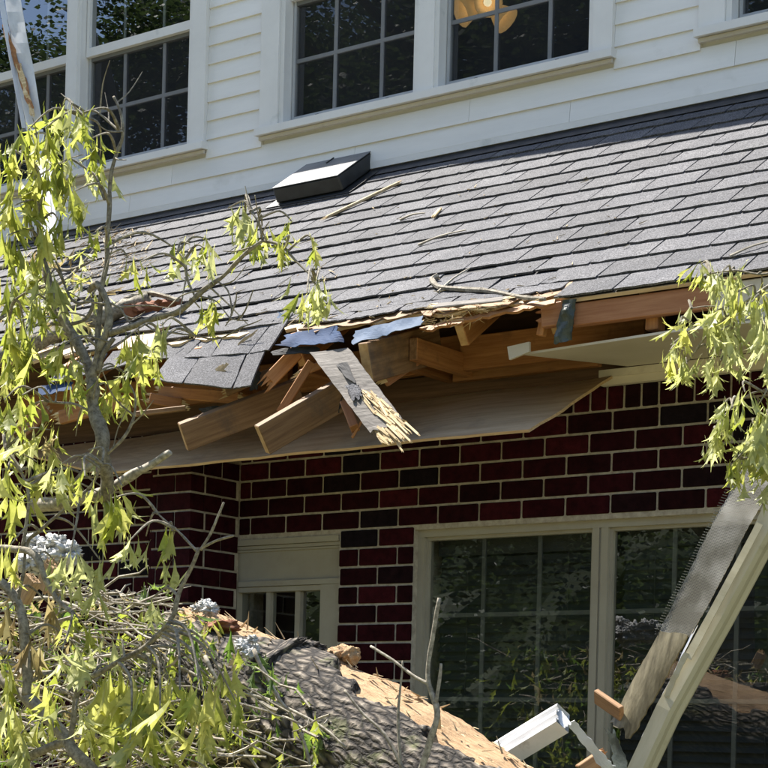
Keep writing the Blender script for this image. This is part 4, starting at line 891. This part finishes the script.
YB = 3.65
lt1 = thing('leafy_limb', W(103, 470, YB), 'forked leafy oak limb rising on the left in front of the roof', 'tree limb')
limb(lt1, [([(106, 500, .1), (104, 455), (96, 412), (90, 380), (78, 345), (66, 325), (52, 296), (46, 270), (40, 240), (37, 205)], .030, .011),
           ([(90, 382), (99, 352), (109, 330), (107, 300), (99, 285), (90, 292)], .020, .010),
           ([(110, 334), (140, 322), (176, 312), (198, 296), (214, 282), (240, 258), (263, 240)], .014, .006),
           ([(263, 241), (282, 246), (300, 262), (316, 282)], .006, .003), ([(262, 240), (258, 222), (252, 212)], .005, .003),
           ([(97, 370), (99, 330), (101, 300), (107, 262), (108, 225), (110, 180), (116, 155), (123, 135), (122, 116), (113, 97)], .013, .005),
           ([(121, 130), (105, 118), (92, 112), (80, 116)], .006, .0035), ([(105, 200), (95, 178), (85, 168), (75, 160)], .007, .003),
           ([(37, 206), (38, 180), (30, 160), (12, 148)], .010, .005), ([(38, 190), (30, 215), (34, 236)], .008, .004), ([(48, 285), (30, 290), (15, 300)], .007, .004),
           ([(66, 328), (84, 318), (92, 300), (74, 300), (56, 262)], .008, .004), ([(104, 455), (122, 438), (133, 420), (136, 400), (130, 385)], .008, .003), ([(103, 458), (85, 470), (70, 492)], .015, .010),
           ([(90, 412), (70, 405), (45, 402), (28, 408)], .006, .004), ([(112, 336), (104, 350), (98, 372)], .009, .009), ([(100, 300), (118, 310), (130, 322), (142, 318)], .005, .003), ([(142, 320), (160, 336), (172, 330)], .004, .002), ([(196, 298), (188, 280), (183, 262), (170, 250)], .005, .003),
           ([(215, 280), (228, 290), (232, 310), (226, 325)], .004, .002), ([(200, 295), (215, 300), (230, 318), (248, 320)], .0035, .002), ([(172, 330), (215, 338), (245, 326), (262, 318)], .004, .002)], YB, 'branch_bark')
tw = MB()
L1 = [(12, 148, 5, 34), (28, 130, 4, 34), (45, 128, 5, 34), (60, 112, 5, 34), (72, 108, 5, 34), (84, 112, 4, 32), (55, 140, 5, 34), (18, 175, 6, 36), (40, 170, 5, 34), (62, 165, 5, 34), (72, 192, 9, 34), (100, 160, 4, 30), (106, 168, 3, 28), (92, 138, 4, 32), (15, 205, 6, 36), (30, 200, 4, 34), (8, 235, 4, 34), (44, 228, 5, 32), (60, 222, 3, 30), (95, 232, 3, 20), (30, 258, 6, 34), (50, 275, 5, 34), (15, 285, 6, 36), (60, 300, 4, 34), (35, 300, 5, 34), (10, 320, 6, 38), (26, 340, 5, 36), (10, 360, 5, 38), (42, 350, 3, 32), (64, 345, 4, 34), (76, 355, 4, 32), (78, 380, 4, 34), (125, 338, 4, 32), (140, 342, 5, 36), (150, 352, 5, 34), (120, 372, 4, 34), (132, 378, 4, 32), (106, 392, 4, 34), (128, 258, 3, 20), (140, 262, 4, 24), (185, 255, 4, 30), (190, 244, 3, 28), (205, 248, 3, 28), (210, 300, 5, 28), (200, 308, 4, 26), (162, 325, 3, 30), (228, 208, 4, 28), (245, 216, 5, 28), (262, 226, 5, 26), (254, 240, 4, 26), (282, 240, 5, 26), (292, 222, 3, 26), (312, 238, 2, 26), (210, 240, 3, 26), (316, 283, 9, 30), (307, 292, 6, 28), (320, 290, 6, 30), (4, 400, 5, 40), (22, 395, 3, 36)]
nl = 0
for (x, y, n, L) in L1:
    n = min(n, 5); cluster(lt1, x, y, YB + rnd(-.18, .18), n, L * 1.35, random.choice(['leaf', 'leaf', 'leaf', 'pale_leaf']), 5.5, .3, tw, 3 if x < 100 else 1); nl += n

for k in range(46):
    p = random.choice(LP[lt1]); d_ = V((rnd(-1, 1), rnd(-1, 1), rnd(-.4, 1))).normalized() * rnd(.05, .16); q = MB(); sp_ = spline([p, p + d_ * .5 + V((rnd(-.015, .015), 0, rnd(-.015, .015))), p + d_], 3); q.tube(sp_, radii(len(sp_), .003, .0012), 4); q.build('twig', 'branch_bark', lt1)
rb = thing('leafy_branch', PR(40, 300), 'leafy broken branch lying on the far left shingles behind the forked limb', 'branch')
for i, pts in enumerate(([(-20, 330), (30, 300), (70, 276), (96, 248)], [(30, 300), (52, 310), (84, 302), (100, 282)], [(-10, 270), (30, 262), (66, 270), (90, 262)])):
    s_ = spline([PR(x, y, .06 + .05 * (j % 2)) for j, (x, y) in enumerate(pts)], 6); LP.setdefault(rb, []).extend(s_); q = MB(); q.tube(s_, radii(len(s_), .014, .006), 8, .4); q.build('limb', 'branch_bark', rb, smooth=True)
for k in range(26):
    px, py = rnd(0, 104), rnd(245, 325); c = PR(px, py, rnd(.10, .26))
    for j in range(4): put_leaf(rb, c + V((random.gauss(0, .03), random.gauss(0, .03), random.gauss(0, .02))), rnd(.08, .14), random.choice(['leaf', 'dead_leaf', 'pale_leaf']), .8)
YB2 = 3.55
lt2 = thing('leafy_limb', W(60, 735, YB2), 'thick grey oak limb crossing the bottom left corner with drooping leaves', 'tree limb')
limb(lt2, [([(-20, 668), (0, 680), (20, 693), (45, 715), (62, 738), (95, 775)], .026, .024), ([(28, 695), (27, 660), (22, 620), (10, 592), (-10, 578)], .022, .018), ([(66, 742), (38, 752), (10, 775)], .018, .016),
           ([(70, 748), (72, 720), (80, 685), (112, 666), (150, 641), (172, 617), (180, 588), (200, 549)], .013, .007), ([(200, 549), (214, 524), (224, 502)], .006, .004), ([(199, 550), (216, 541), (234, 536)], .006, .004), ([(197, 552), (178, 532), (158, 513)], .006, .003),
           ([(-15, 545), (10, 548), (35, 556), (46, 580), (60, 605), (72, 615)], .017, .008), ([(16, 612), (22, 575), (26, 540), (45, 528), (85, 490)], .007, .006), ([(85, 490), (95, 478), (103, 462)], .006, .005), ([(22, 545), (28, 500), (20, 470), (8, 450)], .008, .005)], YB2, 'branch_bark')
tw = MB()
L2 = [(98, 492, 3, 48), (112, 498, 4, 52), (122, 486, 3, 46), (104, 488, 3, 40), (30, 425, 5, 44), (50, 430, 5, 40), (15, 440, 5, 44), (38, 462, 5, 44), (60, 465, 4, 40), (8, 470, 4, 42), (20, 490, 5, 44), (75, 462, 3, 36), (88, 450, 2, 26), (85, 476, 2, 30),
      (10, 545, 4, 44), (18, 575, 3, 40), (8, 610, 4, 42), (100, 560, 4, 36), (70, 555, 5, 36), (58, 565, 4, 36), (130, 540, 3, 30), (146, 536, 2, 34), (165, 530, 3, 34), (168, 560, 3, 34), (62, 650, 6, 38), (75, 645, 4, 36), (50, 605, 3, 34), (120, 640, 2, 30),
      (112, 672, 4, 60), (128, 680, 5, 66), (142, 690, 5, 66), (150, 675, 4, 60), (105, 690, 4, 60), (168, 676, 4, 56), (180, 690, 4, 52), (200, 690, 4, 50), (216, 684, 3, 52), (222, 664, 3, 44), (208, 720, 3, 46), (195, 715, 3, 46), (160, 720, 4, 60), (10, 715, 4, 44), (20, 735, 5, 44), (40, 720, 4, 40), (55, 690, 3, 36), (75, 710, 4, 40), (90, 730, 3, 44), (5, 660, 3, 40), (12, 690, 3, 38), (95, 590, 3, 32), (80, 620, 3, 34), (150, 600, 3, 30), (35, 640, 4, 40), (40, 680, 3, 38), (235, 700, 3, 36), (130, 740, 4, 60)]
for (x, y, n, L) in L2: cluster(lt2, x, y, YB2 + rnd(-.15, .25), n, L * 1.22, random.choice(['leaf', 'leaf', 'leaf', 'pale_leaf']) if y < 540 or y > 660 else random.choice(['leaf', 'pale_leaf', 'pale_leaf', 'dead_leaf']), 6, .3, tw, 1)
cluster(lt2, 52, 438, YB2, 5, 26, 'dead_leaf', 5, .6)

q = MB(); s_ = branch_pts([(170, 453), (150, 465), (128, 478), (100, 494), (60, 505), (34, 506)], 3.75); q.tube(s_, radii(len(s_), .008, .022), 8, .4)
lab(q.build('snapped_stick', 'pale_bark', smooth=True), 'snapped grey stick with pale tip crossing below the plywood sheet', 'stick')
for nm, pts, r, l in (('bare_twig', [(440, 598), (432, 640), (428, 678), (437, 712), (430, 740), (418, 778)], .010, 'tall bare twig standing up before the left window pane'), ('bare_twig', [(402, 660), (400, 690), (398, 725), (402, 775)], .005, 'short pale bare twig left of the tall bare twig'), ('bare_twig', [(344, 690), (362, 712), (385, 735), (405, 772)], .006, 'thin twig slanting across the log bark')):
    t_ = thing(nm, W(*pts[-1], 4.3), l, 'twig'); s_ = branch_pts(pts, 4.3, 5, .004); q = MB(); q.tube(s_, radii(len(s_), r * .55, r), 7, .3); q.build('stem', 'pale_bark', t_, smooth=True)
    if r == .010:
        for pp in ([(370, 646), (392, 660), (412, 675), (429, 684)], [(441, 664), (439, 685), (436, 704)]): s_ = branch_pts(pp, 4.3, 4, .003); q = MB(); q.tube(s_, radii(len(s_), .004, .006), 6, .3); q.build('side_shoot', 'pale_bark', t_, smooth=True)
for pix, l in (([(-5, 606), (40, 598), (90, 610), (140, 640), (190, 672), (215, 684), (262, 690)], 'long thin branch arching through the brush pile towards the log'), ([(60, 690), (110, 700), (150, 745), (168, 775)], 'bent dry branch in the brush at bottom left'), ([(255, 650), (275, 690), (300, 730), (312, 775)], 'pale dry twig running down the bark of the log'), ([(232, 690), (262, 700), (300, 712), (345, 745)], 'thin pale twig lying across lower log bark'), ([(205, 655), (228, 700), (240, 740), (262, 775)], 'dry branch in front of the log base')):
    s_ = branch_pts(pix, 4.35, 5, .012, len(pix)); q = MB(); q.tube(s_, radii(len(s_), .007, .004), 6, .3); lab(q.build('dry_branch', 'pale_bark', smooth=True), l, 'branch')
# peeled wood chunk in the brush
lab(beam('wood_chunk', W(22, 600, 3.75), W(34, 578, 3.75), .03, .05, 'log_wood', None, broken=(.02, .01), tip='log_wood'), 'peeled orange wood chunk among the leaves at left edge', 'wood chunk')
lab(beam('wood_chunk', W(44, 590, 4.0), W(54, 565, 4.0), .04, .05, 'log_wood', None, broken=(.02, .02), tip='log_wood'), 'peeled pale wood chunk beside the white insulation', 'wood chunk')

# brush pile of twigs and leaf litter (uncountable)
br = MB()
for k in range(480):
    px, py = rnd(-30, 190), rnd(575, 800)
    if k > 420: px, py = rnd(200, 330), rnd(690, 800)
    top = 578 + max(0, px - 60) * .17
    if px > 230: top += (px - 230) * .9
    if py < top or (px > 190 and k <= 420 and random.random() < .5): continue
    y = 4.2 + (py - 575) * -.0014 + rnd(-.15, .55) * (1 if px < 200 else .5)
    a = W(px, py, y); th_ = rnd(0, 6.28) if px < 130 else rnd(2, 4.4); L = rnd(.06, .34); d_ = V((math.cos(th_), math.sin(th_) * .7, rnd(-.45, .45))).normalized() * L
    r = rnd(.0012, .0048) if random.random() < .85 else rnd(.005, .008); k_ = L * .055
    pp = [a] + [a + d_ * t + V((rnd(-k_, k_), rnd(-k_, k_), rnd(-k_, k_))) for t in (.3, .55, .8)] + [a + d_]
    br.tube(pp, [r, r * .95, r * .85, r * .7, r * .4], 4, cap=False, mi=random.choice((0, 1, 1)))
    if random.random() < .5:
        e = pp[2] + V((rnd(-.06, .06), rnd(-.06, .06), rnd(-.02, .08))); br.tube([pp[2], (pp[2] + e) / 2 + V((0, 0, .01)), e], [r * .6, r * .5, r * .3], 4, cap=False)
tag(br.build('brush_pile', ['twig_dry', 'branch_bark']), 'tangled heap of dry twigs at lower left in front of the log', 'brush', kind='stuff')
br = MB()
for k in range(900):
    px, py = rnd(-20, 320) if k % 2 else rnd(-20, 220), rnd(590, 800); top = 585 + max(0, px - 60) * .2 + max(0, px - 230) * .7
    if py < top: continue
    a = W(px, py, 4.5 + rnd(-.25, .35)); v_, f_ = leafmesh(k, rnd(.2, 1.1), rnd(.3, 1.3), .9); R = (Matrix.Rotation(rnd(0, 6.28), 4, 'Z') @ Matrix.Rotation(rnd(-1.2, 1.2), 4, 'X')).to_3x3(); s0 = rnd(.05, .12)
    br.add([a + (R @ V(p)) * s0 for p in v_], f_, random.choice((0, 1, 1)))
tag(br.build('green_undergrowth', ['fresh_leaf', 'leaf']), 'small green leaves scattered through the brush heap', 'leaves', kind='stuff')
for (x, y, n, L, l) in ((145, 588, 9, 24, 'fresh green sprig poking from the brush beside the brick pier'), (262, 664, 8, 30, 'green leaf sprig at the upper end of the log bark'), (268, 690, 6, 30, 'green leaf sprig lower on the log bark'), (320, 735, 9, 30, 'green leaf sprig at bottom against the log'), (278, 745, 5, 26, 'small green sprig at the bottom between twigs')):
    t_ = thing('leaf_sprig', W(x, y + 18, 4.55), l, 'sprig'); cluster(t_, x, y, 4.5, n, L, 'fresh_leaf', 7, .7)
    q = MB(); q.tube([W(x, y - 2, 4.5), W(x + 2, y + 14, 4.52), W(x - 2, y + 30, 4.6)], [.003, .004, .005], 5); q.build('stem', 'branch_bark', t_)
br = MB()
for k in range(340):
    px, py = rnd(-20, 240), rnd(585, 790); top = 582 + max(0, px - 60) * .2
    if py < top: continue
    a = W(px, py, 4.45 + rnd(-.25, .35)); v_, f_ = leafmesh(k, rnd(.2, 1.1), rnd(.3, 1.3), .9); R = (Matrix.Rotation(rnd(0, 6.28), 4, 'Z') @ Matrix.Rotation(rnd(-1.4, 1.4), 4, 'X')).to_3x3(); s0 = rnd(.03, .09)
    br.add([a + (R @ V(p)) * s0 for p in v_], f_)
tag(br.build('leaf_litter', 'dead_leaf'), 'withered tan leaves caught in the brush heap', 'leaves', kind='stuff')
# mound under the brush and the log so nothing floats
md = MB(); n = 40; vs = []; mc = W(95, 612, 4.9)
for j in range(n + 1):
    for i in range(n + 1):
        x = mc.x - 1.8 + 3.2 * i / n; y = 3.6 + 2.4 * j / n; h = 1.28 * math.exp(-((x - mc.x) / .75) ** 4 - ((y - 5.0) / .42) ** 2); h += .12 * noise.noise(V((x * 3, y * 3, 0))) * (h > .1)
        vs.append(V((x, y, max(h, 0) - .03)))
md.add(vs, [(j * (n + 1) + i, j * (n + 1) + i + 1, (j + 1) * (n + 1) + i + 1, (j + 1) * (n + 1) + i) for j in range(n) for i in range(n)])
basic('mulch', (0.02, 0.016, 0.01), (0.07, 0.055, 0.035), 20, 0.95, bmp=0.8, rvar=0)
tag(md.build('debris_mound', 'mulch', smooth=True), 'dark heap of broken bark and soil beneath the brush', 'debris', kind='stuff')

# --- right leaf spray
YR = 4.6
rt = thing('leaf_spray', W(768, 300, YR), 'wilted pale leaf spray hanging from the right in front of the eave', 'branch')
limb(rt, [([(800, 268), (768, 288), (740, 305), (716, 325), (700, 340), (688, 362)], .008, .003), ([(800, 262), (760, 274), (735, 270), (712, 272)], .005, .003), ([(765, 285), (758, 300), (762, 330)], .004, .003), ([(716, 325), (700, 322), (682, 340), (668, 352)], .003, .002), ([(730, 312), (728, 340), (722, 362)], .003, .002), ([(738, 306), (715, 306), (690, 310)], .003, .002)], YR, 'branch_bark')
tw = MB()
for (x, y, n, L) in [(704, 264, 6, 24), (714, 270, 5, 26), (695, 312, 4, 26), (684, 322, 4, 26), (674, 345, 4, 22), (680, 352, 4, 24), (720, 278, 5, 28), (738, 272, 6, 26), (740, 292, 5, 28), (728, 300, 6, 30), (718, 312, 6, 30), (724, 330, 5, 32), (735, 325, 5, 30), (755, 302, 5, 26), (765, 290, 4, 26), (742, 340, 3, 28), (690, 364, 5, 24), (712, 356, 6, 26), (722, 366, 5, 28), (733, 358, 4, 24), (760, 318, 3, 44), (768, 325, 4, 44), (772, 350, 4, 36)]:
    cluster(rt, x - 3, y, YR + rnd(-.1, .1), n, L * 1.3, random.choice(['pale_leaf', 'pale_leaf', 'leaf']), 5, .35, tw, 2)
rt2 = thing('leaf_spray', W(768, 390, YR), 'wilted leaf spray at right edge drooping over the bricks and gutter mesh', 'branch')
limb(rt2, [([(800, 388), (768, 392), (750, 396), (732, 408), (722, 422), (716, 436)], .005, .0025), ([(775, 418), (758, 432), (745, 445), (738, 458)], .004, .0025)], YR - .1, 'branch_bark')
tw = MB()
for (x, y, n, L) in [(747, 392, 4, 28), (727, 402, 4, 28), (733, 408, 4, 30), (718, 422, 5, 28), (724, 430, 5, 28), (712, 440, 3, 22), (762, 402, 5, 44), (770, 415, 5, 46), (756, 425, 4, 34), (745, 448, 5, 28), (736, 462, 5, 26), (750, 455, 4, 28), (766, 450, 5, 34), (772, 480, 4, 32)]:
    cluster(rt2, x - 2, y, YR - .1 + rnd(-.1, .1), n, L * 1.3, random.choice(['pale_leaf', 'pale_leaf', 'leaf']), 5, .35, tw, 2)

for (par, mat), q in EXTRA.items():
    o = q.build('leaf_mass', mat, par); o['kind'] = 'stuff'

# ------------------------------------------------------------------ trees across the yard (mirrored in the glass)
cr = MB(); rr = random.Random(3)
for k in range(60):
    a = rr.uniform(0, 6.28); h = rr.uniform(3.4, 11.5); rad = 3.0 * math.sqrt(max(.05, 1 - ((h - 6.5) / 5.4) ** 2)) * rr.uniform(.25, 1); c = V((math.cos(a) * rad, math.sin(a) * rad, h)); cs = rr.uniform(.5, 1.1)
    for j in range(1100):
        p = c + V((rr.gauss(0, cs), rr.gauss(0, cs), rr.gauss(0, cs * .7))) * .5; R = Matrix.Rotation(rr.uniform(0, 6.28), 3, 'Z') @ Matrix.Rotation(rr.uniform(0, 3.1), 3, 'X'); s0 = rr.uniform(.03, .06)
        cr.add([p + R @ V(q_) * s0 for q_ in ((-1, 0, 0), (0, -.6, 0), (1, 0, 0), (0, .6, 0))], [(0, 1, 2, 3)])
tk = MB(); tk.tube([V((0, 0, 0)), V((.1, 0, 2)), V((0, .1, 5)), V((.2, 0, 10))], [.28, .22, .17, .04], 9)
for k in range(9):
    a = rr.uniform(0, 6.28); h = rr.uniform(2.8, 8); tk.tube([V((0, 0, h)), V((math.cos(a) * 1.2, math.sin(a) * 1.2, h + .9)), V((math.cos(a) * 2.4, math.sin(a) * 2.4, h + 1.5))], [.09, .06, .02], 6)
first = None
for k, (x, y, s0) in enumerate(((-15.5, -8, 1.35), (-11.5, -11, 1.45), (-21.5, -8, 1.26), (-19, -13, 1.5), (-28, -9, 1.3), (-8, -14, 1.3), (-27, -16, 1.6), (-35, -12, 1.5))):
    t_ = thing('yard_tree', (x, y, 0), 'leafy yard tree across the lawn, mirrored in the upstairs panes', 'tree', 'trees mirrored in the windows')
    if first is None:
        c_ = cr.build('crown', 'far_leaf', t_, origin=(x, y, 0)); c_.data.transform(Matrix.Translation((x, y, 0))); k_ = tk.build('trunk', 'far_bark', t_, origin=(x, y, 0)); k_.data.transform(Matrix.Translation((x, y, 0))); first = (c_.data, k_.data)
        for o_ in (c_, k_): o_.matrix_basis = Matrix.Translation((x, y, 0)) @ Matrix.Scale(s0, 4)
    else:
        M = Matrix.Translation((x, y, 0)) @ Matrix.Rotation(k * 1.3, 4, 'Z') @ Matrix.Scale(s0, 4); link('crown', first[0], M, t_); link('trunk', first[1], M, t_)
wb = MB(); rr = random.Random(8)
for k in range(60000):
    x = rr.uniform(-60, 25); y = -24 - rr.random() ** 2 * 6; top = 10.5 + 2.2 * noise.noise(V((x * .16, 0, 2))) + 1.0 * noise.noise(V((x * .6, 4, 2))); h = rr.uniform(.2, top)
    R = Matrix.Rotation(rr.uniform(0, 6.28), 3, 'Z') @ Matrix.Rotation(rr.uniform(0, 3.1), 3, 'X'); s0 = rr.uniform(.06, .15); p = V((x, y, h))
    wb.add([p + R @ V(q_) * s0 for q_ in ((-1, 0, 0), (0, -.6, 0), (1, 0, 0), (0, .6, 0))], [(0, 1, 2, 3)])
for i in range(85):  # solid ridge behind the leaves, added to block sky reflected in the panes
    for j in range(7):
        f = lambda a, c: V((-60 + a, -29.5 - c * .3 + 1.2 * noise.noise(V((a * .4, c * .6, 1))), c * (1.2 + .22 * noise.noise(V((a * .16, 3, 2)))) ))
        wb.add([f(i, j), f(i + 1, j), f(i + 1, j + 1), f(i, j + 1)], [(0, 1, 2, 3)])
tag(wb.build('woodland_edge', 'far_leaf'), 'dense dark wood along the far side of the yard with an added sky-blocking core', 'woods', kind='stuff')
print('bricks', nbrick, 'shingles', nsh, 'objects', len(bpy.data.objects))
